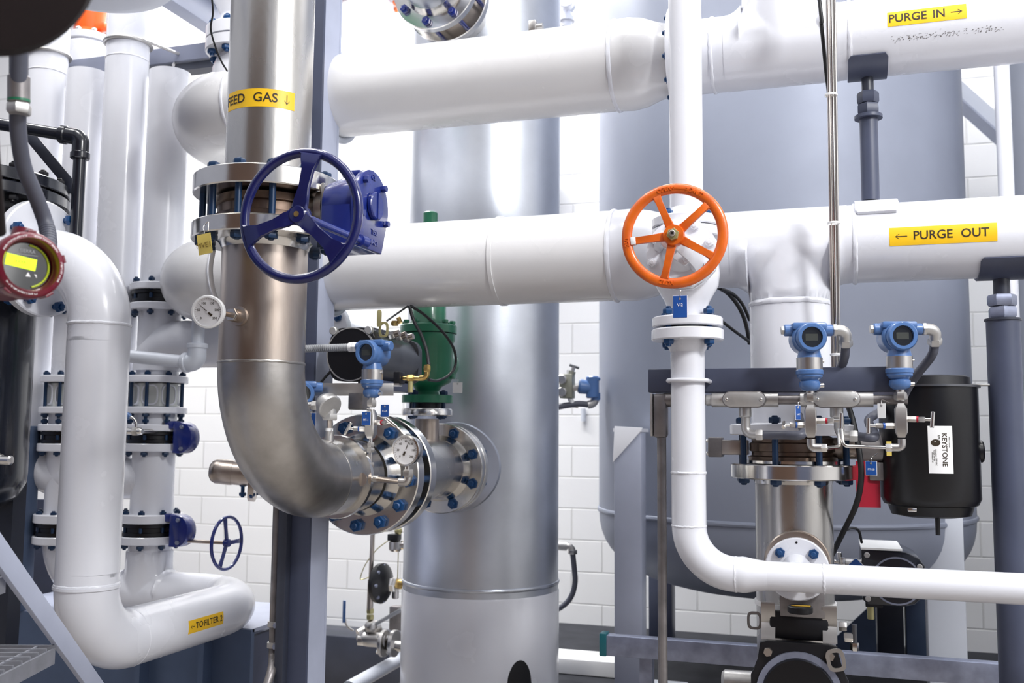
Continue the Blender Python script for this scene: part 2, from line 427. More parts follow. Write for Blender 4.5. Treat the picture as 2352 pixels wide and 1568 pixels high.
# the angle that faces up-front for ax = X is pi - lift
cyl_text(t, 'PURGE', .032, sx, PI-.05, -.048, RS, under=st); cyl_text(t, 'IN', .032, sx, PI-.05, .031, RS, under=st)
def arrow(th, o, ax, r, a0, shift, L, dirn, around=False, under=None, w=.0022, hd=.009):
    # thin printed arrow wrapped on the cylinder
    u, v, q = basis(ax); b = B()
    f = cylfn(o, ax, r, a0, .0014, around)
    def pl(pts): 
        vs = [b.bm.verts.new(f(x, y, 0)) for x, y in pts]; b.bm.faces.new(vs)
    if dirn in 'lr':
        s = 1 if dirn == 'r' else -1; x0, x1 = shift-s*L/2, shift+s*L/2
        pl([(x0, -w/2), (x1, -w/2), (x1, w/2), (x0, w/2)])
        for k in (1, -1): pl([(x1, 0), (x1-s*hd, k*hd*.75), (x1-s*hd*1.25, k*hd*.75), (x1-s*w, 0)])
    else:
        pl([(shift-w/2, -L/2), (shift+w/2, -L/2), (shift+w/2, L/2), (shift-w/2, L/2)])
        for k in (1, -1): pl([(shift, -L/2), (shift+k*hd*.75, -L/2+hd), (shift+k*hd*.75, -L/2+hd*1.25), (shift, -L/2+w)])
    th.part('printed_arrow', b, 'ink', under=under)
arrow(t, sx, X, RS, PI-.05, .074, .028, 'r', under=st)
b = B(); rnd = random.Random(3); x0_, x1_ = pix(2042).x, pix(2292).x
f_ = cylfn(V((0, PIC.y, PIC.z)), X, RS, PI+.46, .0006)
for k in range(150):
    x_ = x0_+(x1_-x0_)*rnd.random()**1.1; y_ = rnd.gauss(0, .0045)+(x_-x0_)*.0; w_ = rnd.uniform(.0012, .0045); h_ = rnd.uniform(.0008, .0022)
    vs = [b.bm.verts.new(f_(x_+dx*w_, y_+dy*h_, 0)) for dx, dy in ((-.5, -.3), (.4, -.5), (.5, .4), (-.3, .5))]; b.bm.faces.new(vs)
sm = t.part('stencil_marks', b, 'condu', 'worn dark stencil marks'); sm['kind'] = 'stuff'
q = along(PIC, X, x=1226)+Z*(RB-.002)-Y*.01
c_ = Thing('pipe_clip', 'small grey clip standing on top of the upper purge pipe, top centre', 'clip', q)
c_.part('base', B().box(q+Z*.018, (.024, .03, .040), bev=.003), 'plate'); c_.part('stud', B().cyl(q+Z*.018, q+Z*.018+X*.032, .011, n=16), 'zinc')
# --- purge out
L1 = pox(390)
t = Thing('header_pipe', 'lower white purge pipe with the yellow PURGE OUT sticker, behind both handwheels', 'pipe', pox(1100))
el = [L1+Y*.75, L1, pox(1425)]
t.part('pipe_run', B().tube(bend(el, .255, 20), RB, 48), 'cream')
a = pox(1420); e = pox(1560); Lr = e.x-a.x
t.part('reducer', B().lathe(a, X, [(0, RB), (.01, RB+.001), (Lr*.3, RB+.002), (Lr*.55, RB-.006), (Lr*.85, RS+.005), (Lr, RS)], 48), 'white')
t.part('pipe_run', B().cyl(e-X*.002, V((4.9, POC.y, POC.z)), RS, n=48), 'white')
BRX = pox(1812)
zf = VZ(BRX, 975).z
hb = BRX.z-zf
t.part('tee_body', tee_run(B(), BRX, -Z, RS+.001, .10, top=1.5), 'white', ang=70); t.part('tee_branch', B().cyl(VZ(BRX, 700), BRX-Z*(hb-.001), RS+.0032, n=72), 'white')
RF = .172
z2 = VZ(BRX, 1000).z
t.part('flange', B().lathe(V((BRX.x, BRX.y, z2)), Z, flange_prof(RF, zf-z2, RS*1.005, .012, RS*1.08), 56), 'white')
t.weld((pox(1415), X, RB, .0065), (pox(1640), X, RS, .005), (pox(1962), X, RS, .0055), (L1+X*.255, X, RB, .005), (VZ(BRX, 700), Z, RS+.001, .0075))
t.part('band', B().lathe(pox(1155)-X*.006, X, [(0, RB), (0, RB+.004), (.012, RB+.004), (.012, RB)], 56), 'cream')
sx = pox(2155)
st = t.part('sticker', wrap(sx, X, RS, PI+.05, .262, .049), 'yellow', 'yellow PURGE OUT sticker')
cyl_text(t, 'PURGE', .032, sx, PI+.05, -.024, RS, under=st); cyl_text(t, 'OUT', .032, sx, PI+.05, .078, RS, under=st)
arrow(t, sx, X, RS, PI+.05, -.102, .030, 'l', under=st)
# ---- supports
def saddle(b, o, L, r, a0, a1, th=.007, rnd=.012):
    # curved plate hugging a pipe on axis X from angle a0 to a1, corners clipped
    u, v, w = basis(X); rs = []; N = 16
    for i in range(N+1):
        a = a0+(a1-a0)*i/N; d = u*math.cos(a)+v*math.sin(a); k = L/2-(rnd*.6 if i in (0, N) else 0)
        rs.append([o+w*(-k)+d*(r+.001), o+w*k+d*(r+.001), o+w*k+d*(r+th), o+w*(-k)+d*(r+th)])
    b.rings(rs); return b
su = pix(1990)
t = Thing('pipe_stanchion', 'short grey adjustable pipe stand between the two purge pipes', 'pipe stand', VZ(pox(1996), 480))
t.part('saddle', saddle(B(), su, .105, RS, PI+.74, 1.5*PI+.9), 'frame', 'dark blue-grey curved saddle plate')
top = V((su.x, su.y, su.z-RS-.004)); bot = V((su.x, su.y, POC.z+RS+.012))
zz = lambda y: VZ(top, y).z
t.part('threaded_rod', B().cyl(V((su.x, su.y, zz(240))), top, .0165), 'framed')
t.part('hex_nut', B().hexa(V((su.x, su.y, zz(238))), Z, .030, zz(212)-zz(238)), 'frame')
t.part('hex_nut', B().hexa(V((su.x, su.y, zz(265))), Z, .031, zz(240)-zz(265), .4), 'frame')
t.part('washer', B().cyl(V((su.x, su.y, zz(273))), V((su.x, su.y, zz(266))), .038), 'frame')
t.part('pole', B().cyl(bot, V((su.x, su.y, zz(272))), .0245), 'frame')
t.part('shoe_plate', saddle(B(), V((su.x+.012, su.y, POC.z)), .112, RS, .5*PI-.55, .5*PI+.95, .011), 'white', 'white curved shoe on the lower pipe')
su = pox(2296)
t = Thing('pipe_stanchion', 'tall dark grey adjustable pipe stand under the PURGE OUT pipe at right edge', 'pipe stand', V((su.x, su.y, .0)))
zz = lambda y: VZ(su, y).z
t.part('saddle', saddle(B(), su, .118, RS, PI+.66, 1.5*PI+.9), 'frame', 'dark blue-grey curved saddle plate')
t.part('threaded_rod', B().cyl(V((su.x, su.y, zz(690))), V((su.x, su.y, su.z-RS)), .021), 'framed')
t.part('hex_nut', B().hexa(V((su.x, su.y, zz(703))), Z, .037, zz(677)-zz(703)), 'galv')
t.part('hex_nut', B().hexa(V((su.x, su.y, zz(731))), Z, .037, zz(705)-zz(731), .5), 'galv')
t.part('washer', B().cyl(V((su.x, su.y, zz(737))), V((su.x, su.y, zz(732))), .046), 'framed')
t.part('pole', B().cyl(V((su.x, su.y, .012)), V((su.x, su.y, zz(736))), .042, n=36), 'frame')
t.part('foot_plate', B().cyl(V((su.x, su.y, 0)), V((su.x, su.y, .012)), .09), 'frame')
# ================================================================== vessels
# tall stainless column
TW = P(1107, 1060, 4.12); TWR = .322
zz = lambda y: VZ(TW, y).z
t = Thing('column_vessel', 'tall round stainless column vessel on a white skirt, centre of picture', 'vessel', V((TW.x, TW.y, DECK)))
def at(z): return V((TW.x, TW.y, z))
zs = zz(1352)
t.part('shell', B().cyl(at(zs), at(4.6), TWR, n=96), 'tower')
t.weld((at(zz(1330)), Z, TWR, .007), m='tower')
t.part('skirt', B().lathe(at(DECK+.02), Z, [(0, TWR), (0, TWR+.004), (zs-DECK-.02, TWR+.004), (zs-DECK-.012, TWR+.001)], 96), 'white', 'white painted skirt')
t.part('base_ring', B().cyl(at(DECK), at(DECK+.02), TWR+.06, n=80), 'white')
# arched access hole in the skirt: shade inside painted as a black arch following the curve
b = B(); rs = []; R1 = TWR+.0045
aw = .115; ac = math.radians(-42)
for i in range(17):
    q = -1+2*i/16; a = ac+q*aw/2/R1*1.0; h = .10+.115*math.sqrt(max(0, 1-q*q)); d = V((math.cos(a), math.sin(a), 0))
    rs.append([at(DECK+.02)+d*(R1-.01), at(DECK+.02)+d*(R1+.0008), at(DECK+.02+h)+d*(R1+.0008), at(DECK+.02+h)+d*(R1-.01)])
t.part('access_opening', b.rings(rs), 'blackm', 'arched opening in the skirt, its inner shade painted black')
# big grey tank: silhouette between columns 1377 and 2235
def tank_at(x0, x1, wy, yy=1000):
    a0 = math.atan((x0-CX)/FPX); a1 = math.atan((x1-CX)/FPX); am = (a0+a1)/2; ah = (a1-a0)/2
    # in plan: viewing angle measured from forward; forward is turned YAW to the left of +Y
    th = am-YAW; dirn = V((math.sin(th), math.cos(th), 0)); D = wy/dirn.y
    return dirn*D, D*math.sin(ah)
TK, TKR = tank_at(1377, 2235, 4.75)
def tank_shell(c, r, zw, ztop, h=.27, n=112):
    pr = []
    K = r*.18
    for i in range(15):      # dished head
        f = i/14; pr.append((-h*math.cos(f*PI/2)**.85 if i < 14 else 0, r*math.sin(f*PI/2)**.62))
    pr[0] = (-h, .001)
    pr.append((ztop-zw, r))
    return B().lathe(V((c.x, c.y, zw)), Z, pr, n)
zw = along(V((TK.x, TK.y-TKR, 1)), Z, y=1208).z
t = Thing('storage_tank', 'large grey round-bottomed tank standing on legs, behind the orange handwheel', 'tank', V((TK.x, TK.y, DECK)))
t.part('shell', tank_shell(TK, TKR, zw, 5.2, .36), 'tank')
b = B(); weld(b, V((TK.x, TK.y, zw)), Z, TKR, .010); t.part('weld_seam', b, 'tank')
b = B(); weld(b, V((TK.x, TK.y, VZ(TK, 840).z)), Z, TKR, .004); 
# legs
def leg(px, wy, w, dpt, ytop, m, zb=DECK, name='leg', **k):
    p = PY(px, 1300, wy); zt = VZ(p, ytop).z
    return t.part(name, B().box(V((p.x, p.y, (zt+zb)/2)), (w, dpt, zt-zb), bev=.006), m, **k)
leg(1448, TK.y-TKR*.93, .112, .10, 986, 'framel', label='pale grey tank leg')
p = PY(1448, 1300, TK.y-TKR*.93)
# pointed gusset on top of the front left leg
q = VZ(p, 1062); q2 = VZ(p, 982); hg = q2.z-q.z
t.part('gusset', B().prism(V((p.x, p.y-.051, q.z)), X, Z, [(-.060, 0), (.058, hg*.92), (.062, hg), (-.052, hg*1.04)], .010, .002), 'white', 'white three-cornered gusset on the leg')
t.part('gusset', B().box(V((p.x, p.y+.02, q2.z-.01)), (.118, .15, .014)), 'white')
leg(2168, TK.y-TKR*.55, .140, .10, 1150, 'tank2', label='pale grey tank leg')
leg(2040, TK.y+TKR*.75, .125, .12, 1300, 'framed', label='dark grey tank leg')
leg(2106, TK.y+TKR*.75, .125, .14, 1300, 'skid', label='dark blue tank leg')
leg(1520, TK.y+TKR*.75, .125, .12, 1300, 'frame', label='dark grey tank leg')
# gusset plates at the feet of the back leg
p = PY(2013, 1490, TK.y+TKR*.7)
t.part('brace_plate', B().prism(V((p.x, p.y-.02, DECK)), X, Z, [(0, 0), (0, .29), (-.29, 0)], .012), 'skid')
p = PY(2205, 1490, TK.y-TKR*.35)
t.part('brace_plate', B().prism(V((p.x, p.y, DECK)), X, Z, [(0, 0), (0, .20), (.17, 0)], .012), 'skid')
# nozzle stub top of tank
# second tank at the right edge
T2, T2R = tank_at(2318, 3150, 4.75)
t = Thing('storage_tank', 'pale grey tank cut off by the right edge of the picture', 'tank', V((T2.x, T2.y, DECK)))
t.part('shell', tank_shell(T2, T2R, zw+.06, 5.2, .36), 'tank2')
b = B(); weld(b, V((T2.x, T2.y, zw+.06)), Z, T2R, .010); t.part('weld_seam', b, 'tank2')
for a in (.8, 2.4, 4.0, 5.6):
    t.part('leg', B().box(V((T2.x+T2R*.9*math.cos(a), T2.y+T2R*.9*math.sin(a), (DECK+zw)/2+.1)), (.11, .11, zw-DECK+.2)), 'tank2')
p = PY(2310, 400, 4.3)
solo('vent_pipe', B().cyl(V((p.x, p.y, DECK)), V((p.x, p.y, 5)), .03), 'white', 'thin white vertical pipe beside the right-edge tank', 'pipe', V((p.x, p.y, DECK)))
# slim white vessel behind, orange bolts on its top flange; it hangs on a wall bracket
p = PY(835, 300, 5.9)
sv = VZ(p, 8); lo = VZ(p, 600)
t = Thing('white_vessel', 'slim white upright vessel with orange bolts, behind the upper purge pipe', 'vessel', lo)
t.part('shell', B().lathe(lo, Z, [(-.05, .001), (-.04, .08), (0, .16), (.06, .18), (sv.z-lo.z, .18)], 56), 'white')
t.part('wall_bracket', B().box(V((p.x, 6.17, lo.z+.3)), (.12, .26, .12)), 'white')
t.part('flange', B().cyl(sv, sv+Z*.05, .245, n=56, bev=.004), 'white')
t.part('flange', B().cyl(sv+Z*.055, sv+Z*.105, .245, n=56, bev=.004), 'white')
t.bolts(sv+Z*.052, Z, .212, 12, .108, .022, 'bolto', .1)
# pale vessel far behind the elbow flange at top centre
p = PY(1206, 60, 5.9)
sv = VZ(p, 42); lo = VZ(p, 500)
t = Thing('white_vessel', 'pale white domed vessel at the back, top centre', 'vessel', lo)
t.part('shell', B().lathe(lo, Z, [(0, .001), (.01, .20), (sv.z-lo.z-.1, .20), (sv.z-lo.z-.02, .16), (sv.z-lo.z+.04, .08), (sv.z-lo.z+.05, .001)], 56), 'white')
t.part('wall_bracket', B().box(V((p.x, 6.15, lo.z+.3)), (.12, .30, .12)), 'white')
t = Thing('vent_fitting', 'small white pipe elbow fitting on the back vessel, top centre', 'pipe fitting', P(1302, 40, 5.6))
a = P(1300, 62, 5.6)
t.part('stub', B().cyl(a, a+Z*.09, .035), 'white'); t.part('collar', B().cyl(a+Z*.03, a+Z*.055, .052), 'white')
t.part('elbow_body', B().ball(a+Z*.13, .058), 'tank2'); t.part('cap', B().cyl(a+Z*.13, a+Z*.13-Y*.09+X*.02, .05, bev=.004), 'white')
# ================================================================== feed gas line
FG = P(601, 830, 2.53); FR = .1095
def fz(y): return VZ(FG, y).z
def fa(z): return V((FG.x, FG.y, z))
t = Thing('steel_pipe', 'upright stainless pipe with the yellow FEED GAS sticker above the blue handwheel', 'pipe', fa(fz(458)))
t.part('pipe_run', B().cyl(fa(fz(400)), fa(4.3), FR, n=64), 'steel')
t.part('flange', B().lathe(fa(fz(458)), Z, flange_prof(.187, fz(417)-fz(458), FR, .0, FR*1.06), 72), 'bright')
o = fa(fz(256))
aF = -1.831
st = t.part('sticker', wrap(o, Z, FR, aF+.496, .200, .047, around=True), 'yellow', 'yellow FEED GAS sticker')
for w_, sh in (('FEED', -.012), ('GAS', .078)):
    t.text(w_, .0335, cylfn(o, Z, FR, aF+sh/FR, .0012, True), 'ink', under=st)
arrow(t, o, Z, FR, aF, .1325, .025, 'd', True, st)
z_lf1, z_lf0 = fz(524), fz(560); z_u0, z_u1 = fz(458), fz(417)
t = Thing('butterfly_valve', 'stainless butterfly valve clamped between flanges, with blue gearbox and handwheel', 'valve', fa(z_lf1))
gap = z_u0-z_lf1
t.part('valve_body', B().lathe(fa(z_lf1), Z, [(0, .118), (.006, .128), (gap*.3, .132), (gap*.34, .124), (gap*.62, .124), (gap*.66, .132), (gap-.006, .128), (gap, .118)], 64), 'bronze')
zc = (z_u0+z_lf1)/2
VC = fa(zc)
t.part('shaft_neck', B().lathe(VC, X, [(.11, .034), (.165, .030), (.165, .05), (.185, .05), (.185, .001)], 28), 'steelw')
t.part('mounting_plate', B().box(VC+X*.190, (.010, .10, .115), bev=.003), 'steel')
for sy_ in (-1, 1):
    for sz in (-1, 1):
        t.part('plate_bolt', B().hexa(VC+X*.180+Y*sy_*.038+Z*sz*.045, -X, .010, .012), 'bright')
GB = VC+X*.195
gb = t.part('gearbox', B().lathe(GB, X, [(0, .060), (.004, .066), (.052, .078), (.070, .080), (.096, .080)], 48), 'blue', 'blue cast gearbox')
# flat cover: rounded above, tapering to a foot that houses the worm
def out(r, sx=1.0):
    pts = []
    for i in range(19):
        a = PI*1.08-i*(PI*1.16)/18; pts.append((r*math.cos(a), r*math.sin(a)))
    pts += [(r*.62, -r*1.22), (-r*.92, -r*1.22)]
    return pts
CO = GB+X*.096
t.part('worm_housing', B().prism(CO-X*.082, Y, Z, [(-.088, -.012), (.06, -.012), (.052, -.112), (-.085, -.112)], .085, .004), 'blue', under=gb)
t.part('cover', B().prism(CO, Y, Z, out(.092), .016, .003), 'blue', under=gb)
t.part('indicator_cap', B().cyl(CO+X*.016, CO+X*.030, .036, n=36, bev=.003), 'blue', under=gb)
t.part('pointer', B().box(CO+X*.031, (.003, .004, .066)), 'blue', under=gb)
for ang in (48, 132, 205, 335):
    a = math.radians(ang); q = CO+X*.016+(Y*math.cos(a)+Z*math.sin(a))*.076
    t.part('cover_bolt', B().hexa(q, X, .0095, .013, .3), 'blue', under=gb)
t.part('oil_boss', B().box(GB+X*.060+Z*.083, (.050, .046, .018), bev=.004), 'blue', under=gb)
for s_, dy_, dz_ in (('T90', .010, -.066), ('0402', .010, -.092), ('CE', .0, .074)):
    t.text(s_, .020, flatfn(CO+X*.0165+Y*dy_+Z*dz_, Y, Z, .0004), 'blue', 'raised_letters', under=gb, ext=.0012)
# shaft toward the viewer and the wheel
HUB = P(690, 495, 2.13)
sh = V((HUB.x, GB.y, HUB.z))
t.part('wheel_shaft', B().cyl(HUB, V((HUB.x, GB.y-.06, HUB.z)), .0095), 'blue')
t.part('shaft_boss', B().lathe(V((HUB.x, GB.y-.04, HUB.z)), -Y, [(0, .016), (.03, .015), (.034, .001)], 24), 'blue')
HR = .1395
hw = t.part('handwheel', B().torus(HUB, -Y, HR, .0105, 88, 16), 'wheelb', 'blue three-spoke handwheel')
t.part('hub', B().lathe(HUB+Y*.016, -Y, [(0, .018), (.006, .022), (.026, .023), (.032, .018), (.033, .001)], 32), 'wheelb', under=hw)
t.part('hub_plug', B().cyl(HUB-Y*.0165, HUB-Y*.0185, .006), 'brass', 'brass spot in the hub', under=hw)
for ang in (78, 198, 318):
    a = math.radians(ang); d = X*math.cos(a)+Z*math.sin(a); q = Z*math.cos(a)-X*math.sin(a)
    pts = [(.012, -.020), (.03, -.0125), (.06, -.0115), (.10, -.0135), (.122, -.0175), (HR-.003, -.030), (HR-.003, .030), (.122, .0175), (.10, .0135), (.06, .0115), (.03, .0125), (.012, .020)]
    t.part('spoke', B().prism(HUB-Y*.004, d, q, pts, .0105, .0035), 'wheelb', under=hw)
# studs through both flanges
t.bolts(fa((z_lf0+z_u1)/2), Z, .160, 12, z_u1-z_lf0, .0165, 'boltd', .12, stud=.004)
# ---- lower spool with elbow
t = Thing('steel_pipe', 'stainless pipe elbow sweeping from the blue-wheel valve down to the column nozzle', 'pipe', fa(fz(835)))
ER = .305
EZ = fz(835)-ER
NAX = V((FG.x, FG.y, EZ))          # where vertical and nozzle axes meet
def na(L): return NAX+Y*L
t.part('flange', B().lathe(fa(z_lf1), -Z, flange_prof(.187, z_lf1-z_lf0, FR, .020, FR*1.10), 72), 'bright')
t.part('pipe_run', B().cyl(fa(fz(566)), fa(fz(833)), FR, n=64), 'steelw', 'brownish stained stainless pipe')
t.part('elbow', B().tube(bend([fa(fz(835)), NAX, na(ER)], ER-.0005, 26), FR+.0006, 64), 'elbow')
t.weld((fa(fz(835)), Z, FR, .0035), (na(ER), Y, FR, .003), m='elbow')
t.part('pipe_run', B().cyl(na(ER), na(.52), FR, n=64), 'steel')
t.part('stub_ring', B().lathe(na(.405), Y, [(0, FR), (0, FR+.012), (.012, FR+.014), (.014, FR)], 64), 'bright', 'polished ring round the pipe')
t.part('flange', B().lathe(na(.645), -Y, flange_prof(.188, .048, FR, .06, FR*1.17), 72), 'bright')
t.bolts(na(.670), Y, .158, 12, .148, .0205, 'bolt', .10)
t.part('gasket', B().annulus(na(.646), Y, .08, .135, .003), 'blackm')
# small hole/coupling for the thermowell
tw = P(545, 725, 2.53-.10)
# ---- spool with the branch, bolted to the column
t = Thing('steel_pipe', 'short stainless spool with bolted flanges joining the elbow to the column', 'pipe', na(.9))
t.part('flange', B().lathe(na(.695), Y, flange_prof(.188, .048, FR, .06, FR*1.17), 72), 'bright')
t.part('pipe_run', B().cyl(na(.745), na(1.24), FR, n=64), 'steel')
t.part('flange', B().lathe(na(1.262), -Y, flange_prof(.168, .030, FR, .045, FR*1.12), 72), 'bright')
t.bolts(na(1.283), Y, .140, 8, .076, .0215, 'bolt', PI/8)
BL = 1.10
bz = VZ(na(BL), 962).z
t.part('branch', B().cyl(na(BL), V((NAX.x, na(BL).y, bz)), .044, n=36), 'steelw')
t.part('branch_flange', B().lathe(V((NAX.x, na(BL).y, VZ(na(BL), 955).z)), Z, [(0, .05), (0, .090), (.003, .093), (.022, .093), (.026, .090), (.026, .04)], 48), 'bright')
t = Thing('column_nozzle', 'flanged stainless nozzle on the column shell behind the spool', 'nozzle', na(1.30))
t.part('flange', B().lathe(na(1.304), -Y, [(0, FR), (0, .165), (.003, .168), (.030, .168), (.033, .165), (.033, FR)], 72), 'bright')
t.part('neck', B().cyl(na(1.30), na(1.42), FR*1.02, n=56), 'tower')
# repad that follows the column shell
b = B(); rs = []
for k, rr in enumerate((.10, .172, .177)):
    ring = []
    for i in range(64):
        a = 2*PI*i/64; xx = rr*math.cos(a); yy = -math.sqrt(max(0, (TWR+(.008 if k < 2 else -.002))**2-xx*xx))
        ring.append(V((TW.x+xx, TW.y+yy, NAX.z+rr*math.sin(a))))
    rs.append(ring)
t.part('reinforcing_pad', b.rings(rs, cap=False), 'tower')
# ---- bimetal thermometer
def bi_gauge(t, c, n, R, face_m='dial', ndl=2.4, labels=True, nums=('0','50','100','150','200','250'), rim='bright', deep=.024):
    u, v, w = basis(n)
    t.part('case', B().lathe(c-w*deep, w, [(0, R*.55), (.004, R*.9), (deep*.7, R*.97), (deep, R), (deep+.006, R*.97), (deep+.007, R*.86), (deep+.001, R*.85), (deep+.001, .001)], 48), rim)
    dl = t.part('dial', B().cyl(c+w*.0012, c+w*.002, R*.85, n=48), 'dial')
    a0, a1 = math.radians(222), math.radians(-42); N = 50
    o = c+w*.0022
    for i in range(0, N+1, 2):
        a = a0+(a1-a0)*i/N; d = u*math.cos(a)+v*math.sin(a); q = d.cross(w); L = .10 if i % 10 == 0 else .055
        t.part('scale_mark', B().bar(o+d*R*(.80-L), o+d*R*.80, R*.018, R*.008, w), 'ink', under=dl)
    if labels:
        for i, s in enumerate(nums):
            a = a0+(a1-a0)*i/(len(nums)-1); d = u*math.cos(a)+v*math.sin(a)
            t.text(s, R*.19, flatfn(c+d*R*.56+w*.0018, u, v), 'ink', 'scale_number', under=dl)
    d = u*math.cos(ndl)+v*math.sin(ndl); q = w.cross(d)
    pt = [(-.34, -.07), (-.12, -.06), (-.08, -.025), (.70, -.008), (.70, .008), (-.08, .025), (-.12, .06), (-.34, .07)]
    t.part('needle', B().prism(c+w*.0035, d, q, [(x*R, y*R) for x, y in pt], .0008), 'ink')
    t.part('needle_hub', B().cyl(c+w*.003, c+w*.006, R*.055, n=16), 'dial')
GC = P(478, 716, 2.30); gp = P(545, 725, 2.43)
gn = (EYE-GC).normalized()+RT*(-.35); gn.normalize()
t = Thing('dial_thermometer', 'round white dial thermometer on the brownish pipe below the blue handwheel', 'thermometer', gp)
bi_gauge(t, GC, gn, .0395, ndl=2.42, rim='tagw')
q = GC-gn*.03
t.part('stem', B().tube([q, q+(gp-q)*.5, gp], .0065, 14), 'steelw')
t.part('hex_nut', B().hexa(GC-gn*.026+(gp-q)*.10, (gp-q), .0145, .026), 'plate')
dd = (V((FG.x, FG.y, gp.z))-gp).normalized()
t.part('coupling', B().lathe(gp-dd*.022, dd, [(0, .010), (0, .016), (.024, .017), (.024, .024), (.034, .026), (.05, .026)], 28), 'steelw')
t.part('thermowell_nut', B().hexa(gp-dd*.03, dd, .017, .02), 'bright')
# hanging tag on the lower flange
tp = P(470, 556, 2.33)
uu = (RT*.97-FW*.25).normalized(); vv = (Z-uu*Z.dot(uu)).normalized()
t = Thing('valve_tag', 'yellow hanging tag reading MVE1 at the left of the lower steel flange', 'tag', tp)
tg = t.part('plate', B().prism(tp, uu*math.cos(.18)+vv*math.sin(.18), vv*math.cos(.18)-uu*math.sin(.18), [(-.018, -.029), (.018, -.029), (.018, .020), (-.018, .020)], .0016), 'tagy')
t.text('MVE1', .0175, flatfn(tp+(-FW)*.001-vv*.008, uu*math.cos(.18)+vv*math.sin(.18), vv*math.cos(.18)-uu*math.sin(.18), .002), 'inkg', under=tg, bold=0)
k0 = tp+vv*.016; k1 = P(468, 520, 2.36)
t.part('bead_chain', B().tube(spline([k0, k0+vv*.014-uu*.004, k1, k1+uu*.012+vv*.012, k0+vv*.012+uu*.008]), .0013, 8), 'bright')
# white woven lead behind the flange
pts = [P(490, 575, 2.58), P(484, 620, 2.6), P(490, 665, 2.62), P(500, 690, 2.62)]
solo('cable', B().tube(spline(pts), .006, 12), 'tagw', 'white woven lead hanging beside the steel pipe above the dial thermometer', 'cable', pts[-1])
# stainless stub end behind the elbow
sp = P(500, 1082, 3.3)
t = Thing('steel_pipe', 'capped stainless pipe stub poking out left behind the big elbow', 'pipe', P(560, 1100, 3.3))
ax = (RT*.95+FW*.1-Z*.10).normalized()
t.part('cap', B().lathe(sp-ax*.03, ax, [(0, .001), (.004, .022), (.012, .034), (.026, .041), (.05, .042), (.08, .042)], 36), 'steelw')
t.part('pipe_run', B().cyl(sp+ax*.045, sp+ax*.22, .040, n=36), 'steelw')
t.part('flange', B().cyl(sp+ax*.11-Z*.035, sp+ax*.13-Z*.035, .055, n=36), 'steelw')
t.bolts(sp+ax*.12-Z*.05, Z, .035, 4, .02, .012, 'bolt', .4)
# ---- grey steel column behind the feed pipe
CP = P(697, 1300, 3.05)
t = Thing('steel_column', 'tall blue-grey steel column standing behind the feed gas pipe', 'column', V((CP.x, CP.y, 0)))
cx, cyy = CP.x-.005, CP.y+.02
t.part('front_flange', B().box(V((cx, cyy-.055, 2.1)), (.092, .012, 4.2)), 'frame')
t.part('back_flange', B().box(V((cx, cyy+.055, 2.1)), (.092, .012, 4.2)), 'framel')
t.part('web', B().box(V((cx+.030, cyy, 2.1)), (.030, .100, 4.2)), 'framel')
t.part('strut_channel', B().box(V((cx-.030, cyy-.078, 1.4)), (.030, .03, 2.8), bev=.003), 'framed', 'dark strut channel on the left face')
t.part('base_plate', B().box(V((cx, cyy, .01)), (.2, .2, .02)), 'frame')
# conduit strapped to the column
q0 = PY(637, 1170, cyy-.03); 
t = Thing('conduit', 'dark conduit with two pipe clamps beside the steel column', 'conduit', q0)
pts = [VZ(q0, 1120), VZ(q0, 1430), VZ(q0, 1500), P(622, 1545, 2.96), P(590, 1640, 2.9), P(560, 1760, 2.85)]
t.part('tube', B().tube(spline(pts), .0135, 20), 'condu')
for yy in (1432, 1480):
    c = VZ(q0, yy)
    t.part('clamp', B().lathe(c-Z*.008, Z, [(0, .0145), (0, .019), (.016, .019), (.016, .0145)], 24), 'zinc')
    t.part('clamp_ear', B().box(c+X*.030-Y*.01, (.030, .022, .014), bev=.003), 'zinc')
    t.part('clamp_bolt', B().hexa(c+X*.022-Y*.018, -Y, .009, .012), 'galv')
# ================================================================== orange-wheel line
OB = P(1581, 1000, 2.57); OR = .0445
def oz(y): return VZ(OB, y).z
def oa(z): return V((OB.x, OB.y, z))
t = Thing('white_pipe', 'slim white upright pipe rising above the orange handwheel', 'pipe', oa(oz(503)))
t.part('pipe_run', B().cyl(oa(oz(505)), oa(4.2), OR, n=48), 'white')
FT = .026
t.part('flange', B().lathe(oa(oz(503)-FT), Z, flange_prof(.0925, FT, OR, .028, OR*1.3), 56), 'white')
zt = oz(503)-FT
t = Thing('gate_valve', 'white gate valve with an orange five-spoke handwheel', 'valve', oa(oz(752)))
zb = oz(752)
t.part('flange', B().cyl(oa(zt-.003-FT), oa(zt-.003), .0925, n=56, bev=.003), 'white')
t.part('flange', B().cyl(oa(zb), oa(zb+FT), .0925, n=56, bev=.003), 'white')
H = zt-.003-FT-zb-FT; z0 = zb+FT
t.part('body', B().lathe(oa(z0-.001), Z, [(0, .052), (H*.10, .050), (H*.22, .060), (H*.40, .082), (H*.55, .086), (H*.75, .082), (H*.88, .064), (H+.002, .056)], 56), 'white')
HC = V((OB.x+.016, OB.y-.33, oz(593)-.005))
BC = V((OB.x, OB.y, HC.z))
ybn = BC-Y*.072
t.part('bonnet_neck', B().lathe(BC, -Y, [(0, .074), (.055, .078), (.074, .074)], 56), 'white')
def lobed(R, n, amp, ph, k=120):
    return [((R+amp*max(0, math.cos(n*(a-ph)))**4)*math.cos(a), (R+amp*max(0, math.cos(n*(a-ph)))**4)*math.sin(a)) for a in [2*PI*i/k for i in range(k)]]
t.part('bonnet_flange', B().prism(ybn, X, Z, lobed(.092, 8, .003, .3), .016, .003), 'white')
bn2 = t.part('bonnet', B().prism(ybn-Y*.018, X, Z, lobed(.090, 8, .003, .3), .017, .003), 'white')
